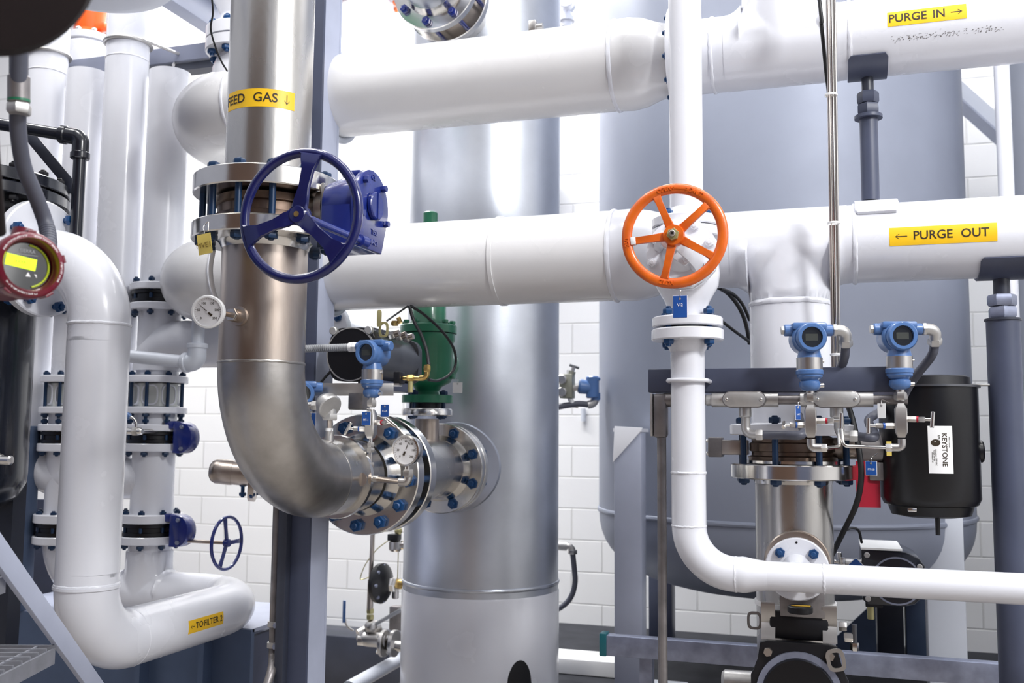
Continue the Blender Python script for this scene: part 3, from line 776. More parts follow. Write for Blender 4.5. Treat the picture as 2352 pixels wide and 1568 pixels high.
for i in range(8):
    a = .3+2*PI*i/8; q = ybn-Y*.034+(X*math.cos(a)+Z*math.sin(a))*.077
    b = B(); b.cyl(q+Y*.004, q-Y*.004, .0135, n=20); b.hexa(q-Y*.004, -Y, .0115, .009, .4); b.cyl(q-Y*.010, q-Y*.018, .0055, n=14, bev=.001)
    t.part('bonnet_bolt', b, 'white')
# domed bonnet and yoke
c = ybn-Y*.034
t.part('bonnet_dome', B().lathe(c, -Y, [(0, .050), (.010, .046), (.026, .032), (.05, .024), (.075, .022), (.076, .012)], 40), 'white')
hz = V((HC.x, HC.y, HC.z))
t.part('gland_flange', B().prism(c-Y*.072, X*math.cos(2.2)+Z*math.sin(2.2), Z*math.cos(2.2)-X*math.sin(2.2), [(-.05, -.012), (-.02, -.022), (.02, -.022), (.05, -.012), (.05, .012), (.02, .022), (-.02, .022), (-.05, .012)], .010, .002), 'white')
for s_ in (-1, 1):
    d = X*math.cos(2.2)+Z*math.sin(2.2); q = c-Y*.082+d*s_*.040
    t.part('gland_bolt', B().hexa(q, -Y, .0085, .008), 'white')
for ang in (-.55, PI-.55):
    d = X*math.cos(ang)+Z*math.sin(ang); e = Z*math.cos(ang)-X*math.sin(ang)
    p0, p1, p2, p3 = c+d*.056, c-Y*.05+d*.052, c-Y*.12+d*.036, c-Y*.165+d*.018
    b = B(); rs = []
    for p, w_, h_ in ((p0, .026, .012), (p1, .020, .010), (p2, .015, .009), (p3, .013, .009)):
        rs.append([p+e*w_*sx+d*h_*sd for sx, sd in ((-1, -.7), (-1, .7), (-.5, 1), (.5, 1), (1, .7), (1, -.7), (.5, -1), (-.5, -1))])
    t.part('yoke_arm', b.rings(rs), 'white')
t.part('yoke_hub', B().cyl(c-Y*.150, c-Y*.190, .024, n=32, bev=.003), 'white')
t.part('stem', B().cyl(c-Y*.07, HC-Y*.02, .0095, n=20), 'steelw')
hub_o = V((HC.x, HC.y, HC.z))
OWR = .1125
hw = t.part('handwheel', B().torus(hub_o, -Y, OWR, .0125, 96, 16, .62), 'orange', 'orange five-spoke handwheel')
t.part('hub', B().lathe(hub_o+Y*.016, -Y, [(0, .020), (.004, .0245), (.024, .0255), (.030, .0235), (.0305, .001)], 32), 'orange', under=hw)
for k in range(5):
    a = math.radians(41+72*k); d = X*math.cos(a)+Z*math.sin(a); e = Z*math.cos(a)-X*math.sin(a)
    pts = [(.018, -.0115), (.05, -.0085), (.085, -.0080), (.104, -.0105), (.104, .0105), (.085, .0080), (.05, .0085), (.018, .0115)]
    t.part('spoke', B().prism(hub_o+Y*.004, d, e, pts, -.0001-.0109 if False else .011, .003), 'orange', under=hw)
    if k == 2: t.part('bare_patch', B().box(hub_o-Y*.0005+d*.0965, (.0125, .0165, .0185), Matrix((d, V((0, 1, 0)), e)).transposed(), .002), 'tagw', 'bare white patch at the outer end of the left spoke', under=hw)
t.part('wheel_nut', B().hexa(hub_o-Y*.014, -Y, .0150, .010, .25), 'olive', under=hw)
b = B(); b.cyl(hub_o-Y*.02, hub_o-Y*.034, .0075, n=20, bev=.0015)
t.part('stem_end', b, 'plate', under=hw)
t.part('stem_hole', B().cyl(hub_o-Y*.0335, hub_o-Y*.0343, .0028, n=14), 'black', under=hw)
W0 = -X*0
for s_, a in (('OPEN', 101), ('SHUT', 62)):
    t.text(s_, .0135, arcfn(hub_o-Y*.0073, X, Z, OWR-.001, math.radians(a), .0010), 'orange', 'raised_letters', under=hw, ext=.0009)
t.text('250', .0145, arcfn(hub_o-Y*.0073, X, Z, OWR-.001, math.radians(186), .0010), 'orange', 'raised_letters', under=hw, ext=.0009)
t.text('ZLDX', .0135, arcfn_in(hub_o-Y*.0073, X, Z, OWR+.001, math.radians(261), .0010), 'orange', 'raised_letters', under=hw, ext=.0009)
b = B(); fA = arcfn(hub_o-Y*.0082, X, Z, OWR, math.radians(82), .0010)
for pl in ([(-.016, -.0008), (.016, -.0008), (.016, .0008), (-.016, .0008)], [(-.020, 0), (-.014, .0035), (-.014, -.0035)], [(.020, 0), (.014, -.0035), (.014, .0035)]):
    f0 = [b.bm.verts.new(fA(x, y, 0)) for x, y in pl]; b.bm.faces.new(f0)
t.part('raised_arrow', b, 'orange', under=hw)
t.bolts(oa(zt-.0015), Z, .0725, 4, .055, .0135, 'bolt', PI/4+.2)
# tag behind the wheel
tp = P(1562, 704, 2.42)
def hang_tag(name, label, p, w_, h_, m, lines, sz, chain=None, u=None, hole=True, tm='inkw'):
    u = (u or X).normalized(); v = Z
    n = u.cross(v).normalized()
    t = Thing(name, label, 'tag', p)
    o = t.part('plate', B().prism(p-n*.0008, u, v, [(-w_/2, -h_/2), (w_/2, -h_/2), (w_/2, h_/2), (-w_/2, h_/2)], .0016), m)
    if m == 'tagb': t.part('white_edge', B().prism(p-n*.0012, u, v, [(-w_/2-.0012, -h_/2-.0012), (w_/2+.0012, -h_/2-.0012), (w_/2+.0012, h_/2+.0012), (-w_/2-.0012, h_/2+.0012)], .0008), 'tagw')
    for s_, dy in lines: t.text(s_, sz, flatfn(p+n*.0010+v*dy, u, v, .0004), tm, under=o)
    if hole: t.part('eyelet', B().cyl(p+v*h_*.36-n*.001, p+v*h_*.36+n*.0016, .0028, n=14), 'zinc')
    if chain is not None: t.part('wire', B().tube(spline([p+v*h_*.36+n*.0016, p+v*h_*.75+u*.002, chain]), .0008, 8), 'bright')
    return t
hang_tag('valve_tag', 'blue hanging tag half hidden behind the orange handwheel', tp, .034, .054, 'tagb', [('V-2', .004)], .010, P(1562, 676, 2.43))
# ---- lower flange, pipe, elbow and the run to the right
t = Thing('white_pipe', 'white pipe below the orange handwheel bending right across the lower right', 'pipe', oa(oz(783)))
zf2 = zb-.006
t.part('flange', B().lathe(oa(zf2), -Z, flange_prof(.0945, FT+.004, OR, .03, OR*1.3), 56), 'white')
t.part('gasket', B().cyl(oa(zf2), oa(zb), .066, n=40), 'blackm')
t.bolts(oa(zb-.002), Z, .0735, 4, .065, .0145, 'bolt', PI/4+.2)
ez = oz(1313)
EC = oa(ez); r2 = .0365
def ex(x): return along(EC, X, x=x)
pend = ex(1698)
t.part('pipe_run', B().tube(bend([oa(zf2-.03), EC, pend], pend.x-EC.x-.002 if False else .118, 20), OR, 48), 'white')
rl = ex(1765).x-pend.x
t.part('reducer', B().lathe(pend-X*.001, X, [(0, OR), (.01, OR+.001), (rl*.3, OR-.0005), (rl*.6, OR-.005), (rl*.85, r2+.001), (rl, r2)], 48), 'white')
t.part('pipe_run', B().cyl(ex(1763), V((4.6, EC.y, EC.z)), r2, n=48), 'white')
t.weld((oa(oz(1085)), Z, OR, .0032), (oa(ez+.118), Z, OR, .0025), (EC+X*.118, X, OR, .0025), (ex(1893), X, r2, .003))
SBX = ex(1827)
SY = BRX.y
t.part('branch', B().lathe(SBX, -(-Y), [(0, .0325), (.04, .033), (.05, .036)], 40), 'white')
fc = V((SBX.x, SY-RS-.055, SBX.z+.004))
t.part('branch', B().lathe(fc, -Y, [(0, .040), (.012, .038), (fc.y-SBX.y-.02, .033)], 40), 'white')
t.part('branch_flange', B().lathe(fc, Y, [(0, .02), (0, .079), (.003, .082), (.019, .082), (.022, .079), (.022, .02)], 56), 'white', 'round white flange with blue bolts')
t.part('vent_hole', B().cyl(fc-Y*.0012+Z*.070, fc+Y*.001+Z*.070, .003, n=14), 'black')
t.bolts(fc+Y*.022, Y, .060, 4, .044, .0140, 'bolt', PI/4)
# ---- stainless butterfly valve under the white tee
def bz_(y): return VZ(BRX, y).z
def ba(z): return V((BRX.x, BRX.y, z))
zl1, zl0 = bz_(1065), bz_(1098)
t = Thing('butterfly_valve', 'stainless butterfly valve with dark studs under the white tee on the right', 'valve', ba(zl1))
g = z2-zl1
t.part('valve_body', B().lathe(ba(zl1), Z, [(0, .10), (.004, .118), (g*.25, .122), (g*.3, .112), (g*.42, .112), (g*.45, .118), (g*.72, .118), (g*.76, .112), (g-.008, .112), (g, .10)], 64), 'bronze')
t.part('seat_ring', B().lathe(ba(zl1+.002), Z, [(0, .1), (0, .135), (.008, .135), (.008, .1)], 64), 'bright')
sc_ = ba(zl1+g*.56)
t.part('bearing_block', B().box(sc_-X*.170, (.10, .055, .042), bev=.004), 'steelw')
t.part('end_plate', B().box(sc_-X*.212, (.040, .062, .056), bev=.004), 'condu')
for k in (-1, 1): t.part('end_bolt', B().hexa(sc_-X*.232-Y*.012+Z*k*.018, -X, .006, .006), 'bright')
t.part('shaft_housing', B().cyl(sc_+X*.10, sc_+X*.30, .030, n=28), 'steelw')
t.part('mounting_bracket', B().box(sc_+X*.245, (.012, .10, .11), bev=.002), 'condu')
t.part('mounting_bracket', B().box(sc_+X*.225-Z*.06, (.05, .08, .05), bev=.004), 'condu')
t.bolts(ba((z2+zl1)/2-.002), Z, .148, 8, (zf-zl0), .0165, 'boltd', PI/8+.12, stud=.005)
t = Thing('steel_pipe', 'upright stainless pipe below the right butterfly valve', 'pipe', ba(bz_(1400)))
t.part('flange', B().lathe(ba(zl1), -Z, flange_prof(RF, zl1-zl0, .105, .014, .112), 64), 'bright')
zc0 = bz_(1388)
t.part('pipe_run', B().cyl(ba(.70), ba(zl0-.005), .105, n=64), 'steel')
t.part('collar', B().lathe(ba(zc0), Z, [(0, .105), (0, .110), (.011, .110), (.011, .105)], 64), 'cream')
nz = V((BRX.x+(SBX.x-BRX.x), SY, fc.z))
t.part('nozzle', B().cyl(nz-Y*.06, V((nz.x, fc.y+.045, nz.z)), .045, n=36), 'steelw')
t.part('nozzle_flange', B().lathe(V((fc.x, fc.y+.024, fc.z+.012)), Y, [(0, .03), (0, .083), (.003, .086), (.017, .086), (.02, .083), (.02, .03)], 56), 'steelw')
t.part('foot', B().box(ba(.36), (.16, .16, .72)), 'frame')
# ---- big black actuator with the printed plate
KC = along(ba(bz_(1030)), X, x=2134)
kz = lambda y: VZ(KC, y).z
kr = .126
t = Thing('valve_actuator', 'tall black cylindrical valve actuator with a white printed plate, lower right', 'actuator', V((KC.x, KC.y, kz(1190))))
k0, k1 = kz(1186), kz(890)
hh = k1-k0
t.part('body', B().lathe(V((KC.x, KC.y, k0)), Z, [(0, .07), (.006, .100), (.03, .108), (.034, .118), (.05, kr), (hh, kr), (hh, .1)], 72), 'black')
t.part('lid', B().lathe(V((KC.x, KC.y, k1)), Z, [(0, .110), (.026, .107), (.030, .100), (.031, .001)], 64), 'blackm')
t.part('lid_rim', B().lathe(V((KC.x, KC.y, k1-.002)), Z, [(0, .12), (0, kr+.006), (.006, kr+.006), (.006, .10)], 72), 'actg')
t.part('lug', B().box(V((KC.x+kr+.004, KC.y, k1+.006)), (.055, .03, .006), bev=.002), 'plate')
t.part('shaft_boss', B().cyl(V((KC.x-kr-.05, KC.y, sc_.z)), V((KC.x-kr+.02, KC.y, sc_.z)), .045), 'condu')
t.part('side_boss', B().cyl(V((KC.x+kr-.02, KC.y, kz(1035))), V((KC.x+kr+.008, KC.y, kz(1035))), .03, bev=.004), 'black')
t.part('latch', B().box(V((KC.x-.055, KC.y-kr+.016, k0+.024)), (.022, .012, .010), bev=.002), 'bright')
t.part('cable_lug', B().cyl(V((KC.x+.012, KC.y-.04, k0-.045)), V((KC.x+.012, KC.y-.04, k0+.01)), .006), 'rubber')
ko = V((KC.x, KC.y, kz(1031))); ka = -PI/2+.135
pl = t.part('printed_plate', wrap(ko, Z, kr, ka, .060, .122, .001, around=True), 'tagw', 'white plate printed KEYSTONE')
def sidefn(o, r, a0, dt, da):       # text turned a quarter turn clockwise on an upright cylinder
    u, v, w = basis(Z)
    def f(x, y, z):
        a = a0+(da+y)/r; return o-w*(x-dt)+(u*math.cos(a)+v*math.sin(a))*(r+.0014+z)
    return f
t.text('KEYSTONE', .0175, sidefn(ko, kr, ka, 0, .009), 'ink', under=pl)
for s_, da, dt, sz in (('Valve & Controls', .0215, .02, .004), ('EPI-2', -.004, .03, .0075), ('Actuator 120 VAC', -.0115, -.02, .0055), ('Torque 250 Nm', -.0165, -.015, .0042), ('Enclosure IP 67', -.0205, -.02, .0042)):
    t.text(s_, sz, sidefn(ko, kr, ka, dt, da), 'ink', under=pl)
b = B(); f = sidefn(ko, kr, ka, .018, -.012)
vs = [b.bm.verts.new(f(.009*math.cos(a), .0115*math.sin(a)*(1-.0*a), 0)) for a in [2*PI*i/20 for i in range(20)]]; b.bm.faces.new(vs)
t.part('printed_mark', b, 'ink', under=pl)
# ---- steel bracket beam on which the pipe and conduits hang
by = OB.y+OR+.004
b0 = PY(1488, 872, by); zt_, zb_ = PY(1700, 845, by).z, PY(1700, 900, by).z
x1 = PY(2088, 872, by).x
t = Thing('bracket_beam', 'dark grey horizontal steel bracket behind the two right blue transmitters', 'beam', V((b0.x, by, zb_)))
t.part('channel', B().box(V(((b0.x+x1)/2, by+.024, (zt_+zb_)/2)), (x1-b0.x, .045, zt_-zb_), bev=.003), 'frame')
t.part('lower_lip', B().box(V(((b0.x+x1)/2+.02, by+.026, zb_-.005)), (x1-b0.x-.1, .04, .008)), 'galv')
t.part('beam_tie', B().box(V((b0.x+.06, by+.25, (zt_+zb_)/2)), (.04, .45, .05)), 'frame')
uz = PY(1581, 872, OB.y-OR).z
b = B(); path = [V((OB.x-OR-.007, by+.01, uz)), V((OB.x-OR-.007, OB.y, uz))]
path += [V((OB.x-math.cos(a)*(OR+.007), OB.y-math.sin(a)*(OR+.007), uz)) for a in [PI*i/20 for i in range(1, 20)]]
path += [V((OB.x+OR+.007, OB.y, uz)), V((OB.x+OR+.007, by+.01, uz))]
t2 = solo('u_bolt', b.tube(path, .0058, 14), 'white', 'white U-bolt holding the slim pipe to the dark bracket', 'U-bolt', path[10])
# ---- conduit with two oval-cover boxes
cyy = by+.012; cz = PY(1700, 918, cyy).z
def cp(x): return PY(x, 918, cyy).x
def cv(x, dz=0, dy=0): return V((cp(x), cyy+dy, cz+dz))
t = Thing('conduit', 'grey metal conduit run with two oval-cover boxes under the dark bracket', 'conduit', cv(1700))
xl = cp(1514)
t.part('tube', B().cyl(V((xl+.03, cyy, cz)), cv(2085), .0125, n=24), 'condu')
zc1 = VZ(V((xl, cyy, cz)), 1008).z
lb = t.part('elbow_box', B().box(V((xl+.004, cyy, (cz+zc1)/2+.010)), (.038, .040, cz-zc1+.014), bev=.010), 'condu', 'brownish conduit elbow box')
t.part('elbow_hub', B().cyl(V((xl+.01, cyy, cz)), V((xl+.055, cyy, cz)), .0185, n=24, bev=.002), 'condu')
t.part('box_cover', B().box(V((xl-.018, cyy, (cz+zc1)/2+.012)), (.006, .044, cz-zc1+.010), bev=.002), 'zinc', under=lb)
t.part('tube', B().cyl(V((xl+.006, cyy, .0)), V((xl+.006, cyy, zc1+.03)), .0125, n=24), 'condu')
t.part('coupling', B().cyl(cv(1622), cv(1650), .0155, n=24, bev=.001), 'zinc')
for cxm, w_ in ((1711, 98), (1921, 102)):
    L = w_/2250*2.52
    t.part('box_body', B().lathe(cv(cxm)-X*L*.78, X, [(0, .0125), (0, .0195), (L*1.56, .0195), (L*1.56, .0125)], 28), 'zinc')
    st_ = [(L/2-.020+.0215*math.cos(a), .0215*math.sin(a)) for a in [-PI/2+PI*i/12 for i in range(13)]]+[(-L/2+.020+.0215*math.cos(a), .0215*math.sin(a)) for a in [PI/2+PI*i/12 for i in range(13)]]
    t.part('box_rim', B().prism(cv(cxm, 0, -.016), X, Z, st_, -.012 if False else .016, .002), 'condu')
    st2 = [(x*.955, y*.90) for x, y in st_]
    cvp = t.part('box_cover', B().prism(cv(cxm, 0, -.030), X, Z, st2, .006, .002), 'zinc', 'oval screwed cover')
    for k in (-1, 1): t.part('screw', B().ball(cv(cxm, 0, -.0375)+X*k*L*.40, .0042, (1, .5, 1), 14), 'bright', under=cvp)
    t.part('down_hub', B().cyl(cv(cxm, -.018), cv(cxm, -.046), .0165, n=24, bev=.002), 'zinc')
# flexible elbows leaving the boxes
t = Thing('hose', 'grey flexible hose with metal elbow below the left oval conduit box', 'hose', cv(1711, -.05))
a = cv(1712, -.046)
t.part('fitting', B().tube(bend([a, a-Z*.045, a-Z*.045+X*.03-Y*.01], .02, 8), .0125, 20), 'zinc')
t.part('nut', B().hexa(a-Z*.046+X*.026-Y*.008, X, .0155, .018), 'zinc')
q = a-Z*.046+X*.045-Y*.008
t.part('tube', B().tube(spline([q, q+X*.05, q+X*.10+Z*.004, P(1835, 955, 2.66)+Z*.0, P(1850, 935, 2.68)]), .0115, 18), 'hose')
t = Thing('hose', 'grey flexible hose with metal elbow below the right oval conduit box', 'hose', cv(1921, -.05))
a = cv(1926, -.044)
t.part('fitting', B().tube(bend([a, a-Z*.048, a-Z*.048+X*.034-Y*.01], .02, 8), .0128, 20), 'zinc')
t.part('nut', B().hexa(a-Z*.049+X*.024-Y*.008, X, .0165, .020), 'zinc')
q = a-Z*.050+X*.045-Y*.008
t.part('tube', B().tube(spline([q, q+X*.04, P(1995, 965, 2.62), P(2022, 945, 2.64), P(2030, 930, 2.66)]), .0115, 18), 'hose')
# ---- pressure transmitters
def transmitter(label, c, n, m='trans', side=None, hz=None):
    # c = centre of the display head; n = facing direction
    n = n.normalized(); u = Z.cross(n).normalized()
    t = Thing('pressure_transmitter', label, 'transmitter', c-Z*.10)
    f = c+n*.032
    hd = t.part('housing', B().lathe(c-n*.050-u*.004, n, [(0, .032), (.004, .038), (.05, .0395), (.060, .0395), (.069, .034)], 44), m)
    t.part('display_ring', B().lathe(c+n*.020, n, [(0, .034), (.003, .0365), (.016, .0365), (.021, .033), (.021, .0255), (.012, .0250), (.012, .001)], 48), m, 'blue ring round the display')
    t.part('display', B().cyl(c+n*.026, c+n*.0325, .0252, n=40), 'glass', 'dark round display')
    t.part('lcd', B().box(c+n*.0330, (.030, .017, .0008), Matrix((u, Z, n)).transposed()), 'lcd')
    b = B(); b.box(c+Z*.030-n*.006, (.085, .046, .018), Matrix((u, n, Z)).transposed(), .005)
    t.part('top_block', b, m)
    for k in (-1, 1):
        t.part('entry_boss', B().cyl(c+Z*.021-n*.008, c+Z*.021-n*.008+u*k*.060, .0150, n=28, bev=.0025), m)
    t.part('blanking_plug', B().hexa(c+Z*.021-n*.008-u*.058, -u, .0115, .009), 'zinc')
    for a in range(0, 24):
        pass
    t.part('neck', B().lathe(c-Z*.030, -Z, [(0, .026), (.012, .0285), (.020, .0300)], 36), m)
    t.part('name_band', B().lathe(c-Z*.049, -Z, [(0, .0308), (0, .0318), (.030, .0318), (.030, .0308)], 40), 'plate', 'metal name band')
    t.part('lock_screw', B().cyl(c-Z*.058+u*.031, c-Z*.058+u*.036, .003, n=12), 'bright')
    t.part('sensor_collar', B().lathe(c-Z*.078, -Z, [(0, .031), (.003, .0335), (.012, .0335), (.014, .031), (.019, .031), (.027, .023), (.029, .020)], 40), m)
    t.part('sensor_bulb', B().lathe(c-Z*.105, -Z, [(0, .020), (.004, .025), (.014, .0265), (.022, .022), (.026, .016), (.027, .012)], 36), m)
    t.part('vent_screw', B().cyl(c-Z*.118+u*.022, c-Z*.118+u*.034, .006, n=14), 'bright')
    return t
def needle_valve(t, o, d, tdir, band, L=.045, handle=True):
    # little needle valve leaving a manifold block at o along d, T-bar along tdir
    t.part('valve_stem', B().hexa(o, d, .0085, L*.42), 'plate')
    t.part('colour_band', B().cyl(o+d*L*.42, o+d*L*.50, .0078, n=18), band, ('red' if band == 'tagr' else 'blue')+' colour band')
    t.part('valve_bonnet', B().hexa(o+d*L*.50, d, .0070, L*.30, .3), 'plate')
    t.part('valve_spindle', B().cyl(o+d*L*.78, o+d*(L+.006), .0042, n=14), 'bright')
    if handle: t.part('t_handle', B().cyl(o+d*(L+.006)-tdir*.020, o+d*(L+.006)+tdir*.020, .0050, n=16, bev=.001), 'bright')
def manifold(label, top, L, tail):
    # square steel block hanging below a transmitter, top = stem top, L = overall length
    t = Thing('instrument_valve', label, 'valve', top-Z*L)
    t.part('stem', B().cyl(top, top-Z*.030, .0105, n=20), 'plate')
    t.part('hex_nut', B().hexa(top-Z*.008, -Z, .0155, .020), 'plate')
    a = top-Z*.036; w_ = .0145
    b = B(); rs = []
    for dz, k in ((0, .55), (-.014, 1), (-L+.062, 1), (-L+.048, .6)):
        rs.append([a+Z*dz+(X*sx+Y*sy)*w_*k for sx, sy in ((-1, -.8), (-.82, -1), (.82, -1), (1, -.8), (1, .8), (.82, 1), (-.82, 1), (-1, .8))])
    t.part('block', b.rings(rs), 'plate')
    return t, a
def below(c): return c-Z*.130
for i, (px, py, lab) in enumerate(((1858, 777, 'left'), (2064, 774, 'right'))):
    c = P(px, py, 2.46)
    n = (-Y*math.cos(.22)+X*math.sin(.22))
    t = transmitter('blue pressure transmitter, '+('the one nearer the orange handwheel' if i == 0 else 'the one nearer the tall black actuator')+', above the dark bracket', c, n)
    u = Z.cross(n).normalized()
    e0 = c+Z*.021-n*.008+u*.060
    # cable gland elbow and hose
    h = Thing('hose', 'grey hose dropping from the metal elbow of the '+('left' if i == 0 else 'right')+' lower-right blue transmitter', 'hose', e0)
    h.part('gland_nut', B().hexa(e0, u, .0165, .010), 'zinc')
    e1 = e0+u*.028; e2 = e1-Z*.04+Y*.02
    h.part('elbow', B().tube(bend([e0+u*.006, e1+u*.004, e1+u*.004-Z*.034+Y*.02], .018, 8), .0145, 20), 'zinc')
    h.part('gland_nut', B().hexa(e1+u*.004-Z*.022+Y*.013, V((0, .5, -.85)), .0175, .018), 'zinc')
    s0 = e1+u*.004-Z*.036+Y*.021
    if i == 0: pts = [s0, s0-Z*.03+Y*.025-X*.004, s0-Z*.08+Y*.10-X*.02, s0-Z*.17+Y*.16-X*.03]
    else: pts = [s0, s0-Z*.03+Y*.02-X*.008, s0-Z*.09+Y*.09-X*.05, s0-Z*.16+Y*.12-X*.075, P(2030, 930, 2.66)]
    h.part('tube', B().tube(spline(pts), .0115, 18), 'hose')
    top = below(c); zz_ = VZ(top, 1012).z; L = top.z-zz_+.004
    t, a = manifold('steel instrument valve block hanging under the '+('blue transmitter left of the other' if i == 0 else 'blue transmitter beside the black actuator'), top, L, None)
    mz = VZ(a, 975).z if i == 0 else VZ(a, 958).z
    if i == 0:
        needle_valve(t, V((a.x+.0145, a.y, VZ(a, 966).z)), (X-Y*.15).normalized(), (Z+X*.05).normalized(), 'tagr', .052)
        needle_valve(t, V((a.x-.0145, a.y, VZ(a, 976).z)), (-X-Y*.25).normalized(), (Y*.9+Z*.3).normalized(), 'tagb', .045)
    else:
        needle_valve(t, V((a.x+.0145, a.y, VZ(a, 962).z)), (X-Y*.2-Z*.03).normalized(), (Z+X*.1).normalized(), 'tagr', .052)
        needle_valve(t, V((a.x-.0145, a.y, VZ(a, 978).z)), (-X-Y*.2).normalized(), (Z+X*.03).normalized(), 'tagb', .058)
    # elbow fitting at the bottom
    q = V((a.x, a.y, VZ(a, 1028).z))
    t.part('elbow_fitting', B().tube(bend([q+Z*.022, q, q+X*(.024 if i == 0 else -.024)], .010, 8), .0105, 18), 'plate')
    t.part('fitting_nut', B().hexa(q+X*(.022 if i == 0 else -.022), X*(1 if i == 0 else -1), .0115, .016), 'bright')
    if i == 0: MA = q+X*.036
    else: MB = q-X*.036
t = Thing('impulse_tubing', 'bent thin steel tubing linking the two valve blocks under the right transmitters', 'tubing', MA)
j1 = P(1928, 1026, 2.47); j2 = P(1937, 1024, 2.47)
t.part('tube', B().tube(bend([MA, j1, P(1926, 985, 2.50)], .012, 8), .0046, 14), 'bright')
t.part('tube', B().tube(bend([MB, j2, P(1933, 985, 2.49)], .012, 8), .0046, 14), 'bright')
# tags on the manifolds
hang_tag('valve_tag', 'narrow blue tag hanging on the left steel valve block, lower right', P(1833, 947, 2.44), .014, .034, 'tagb', [('2-PT', -.005)], .0058, P(1845, 925, 2.45), u=X+Y*.9)
hang_tag('valve_tag', 'white paper tag hanging left of the right steel valve block', P(2025, 943, 2.46), .020, .037, 'tagw', [], .005, P(2045, 925, 2.45), u=X-Y*.4)
hang_tag('valve_tag', 'small blue tag hanging over the red tag, lower right', P(2001, 1075, 2.60), .027, .036, 'tagb', [('PT-2B', -.003)], .007, P(2016, 1040, 2.62), u=X-Y*.2)
hang_tag('valve_tag', 'large red tag hanging behind the black cable, lower right', P(1994, 1112, 2.66), .062, .124, 'tagr', [], .01, P(1990, 1040, 2.68), u=X+Y*.1, hole=False)
hang_tag('valve_tag', 'tiny yellow tag on the left flank of the tall black actuator', P(2042, 1030, 2.60), .013, .038, 'tagy', [], .01, None, u=X, hole=False)
# ---- cables in front of the purge pipes
t = Thing('tubing_bundle', 'bundle of thin steel tubes running straight down in front of the purge pipes', 'tubing', P(1915, 838, 2.60))
for k, (m_, dx) in enumerate((('steelw', -8), ('bright', 0), ('plate', 7))):
    a = P(1921+dx, 842, 2.60); b_ = P(1907+dx*1.05, -60, 2.56); b_ = b_+(b_-a)*.8
    t.part('tube', B().tube(spline([b_, (a*.5+b_*.5)+V((.001, 0, 0)), a]), .0042, 12), m_)
for yy in (218, 512, 814):
    c = P(1909+(yy-218)*.02, yy, 2.568)
    t.part('cable_tie', B().torus(c, Z, .0150, .0014, 28, 6, 2.2), 'tagw')
pts = [P(1877, -40, 2.58)*2-P(1887, 60, 2.58)+Z*.8-X*.08, P(1877, -40, 2.58), P(1887, 60, 2.58), P(1897, 160, 2.60), P(1905, 240, 2.61), P(1909, 420, 2.61), P(1910, 560, 2.60), P(1912, 700, 2.60), P(1918, 842, 2.62)]
solo('cable', B().tube(spline(pts), .0050, 12), 'rubber', 'thin black cable running down with the steel tube bundle', 'cable', pts[-1])
pts = [P(1948, 930, 2.70), P(1960, 970, 2.68), P(1974, 1040, 2.62), P(1978, 1100, 2.62), P(1966, 1160, 2.66), P(1935, 1225, 2.74), P(1905, 1285, 2.86)]
solo('cable', B().tube(spline(pts), .0078, 14), 'rubber', 'thick black cable curving past the red tag to the lower actuator', 'cable', pts[-1])
pts = [P(1942, 1218, 2.76), P(1955, 1212, 2.8), P(1972, 1218, 2.84), P(1979, 1245, 2.9)]
solo('cable', B().tube(spline(pts), .0040, 12), 'rubber', 'short thin black cable looping into the top of the right black actuator', 'cable', pts[-1])
pts = [P(1640, 655, 3.0), P(1670, 672, 3.1), P(1695, 702, 3.15), P(1712, 740, 3.18), P(1722, 790, 3.2)]
solo('cable', B().tube(spline(pts), .0065, 12), 'rubber', 'black cable curving from behind the gate valve toward the white tee', 'cable', pts[-1])
pts = [P(1655, 662, 3.02), P(1685, 676, 3.12), P(1706, 700, 3.17), P(1722, 735, 3.2)]
solo('cable', B().tube(spline(pts), .0055, 12), 'rubber', 'second black cable just above the one curving toward the white tee', 'cable', pts[-1])
pts = [P(1655, 735, 3.05), P(1690, 762, 3.1), P(1725, 787, 3.2)]
solo('cable', B().tube(spline(pts), .0050, 12), 'rubber', 'straight slanting black cable behind the lower white flange pair', 'cable', pts[-1])
# ================================================================== lower right
sY = 3.16
a = PY(1392, 1483, sY); zt_ = PY(1440, 1462, sY).z; zb_ = zt_-.064
t = Thing('strut_rail', 'galvanised strut rail with a teal end cap along the bottom right', 'rail', V((a.x, sY, zb_)))
xe = a.x+3.9
t.part('rail', B().box(V(((a.x+xe)/2, sY+.02, (zt_+zb_)/2)), (xe-a.x, .045, zt_-zb_), bev=.003), 'galv')
t.part('end_cap', B().box(V((a.x-.010, sY+.02, (zt_+zb_)/2+.002)), (.024, .050, zt_-zb_+.008), bev=.004), 'teal', 'teal plastic end cap')
for dx in (.12, 2.3, 3.7): t.part('post', B().box(V((a.x+dx, sY+.066, zb_/2)), (.041, .041, zb_)), 'galv')
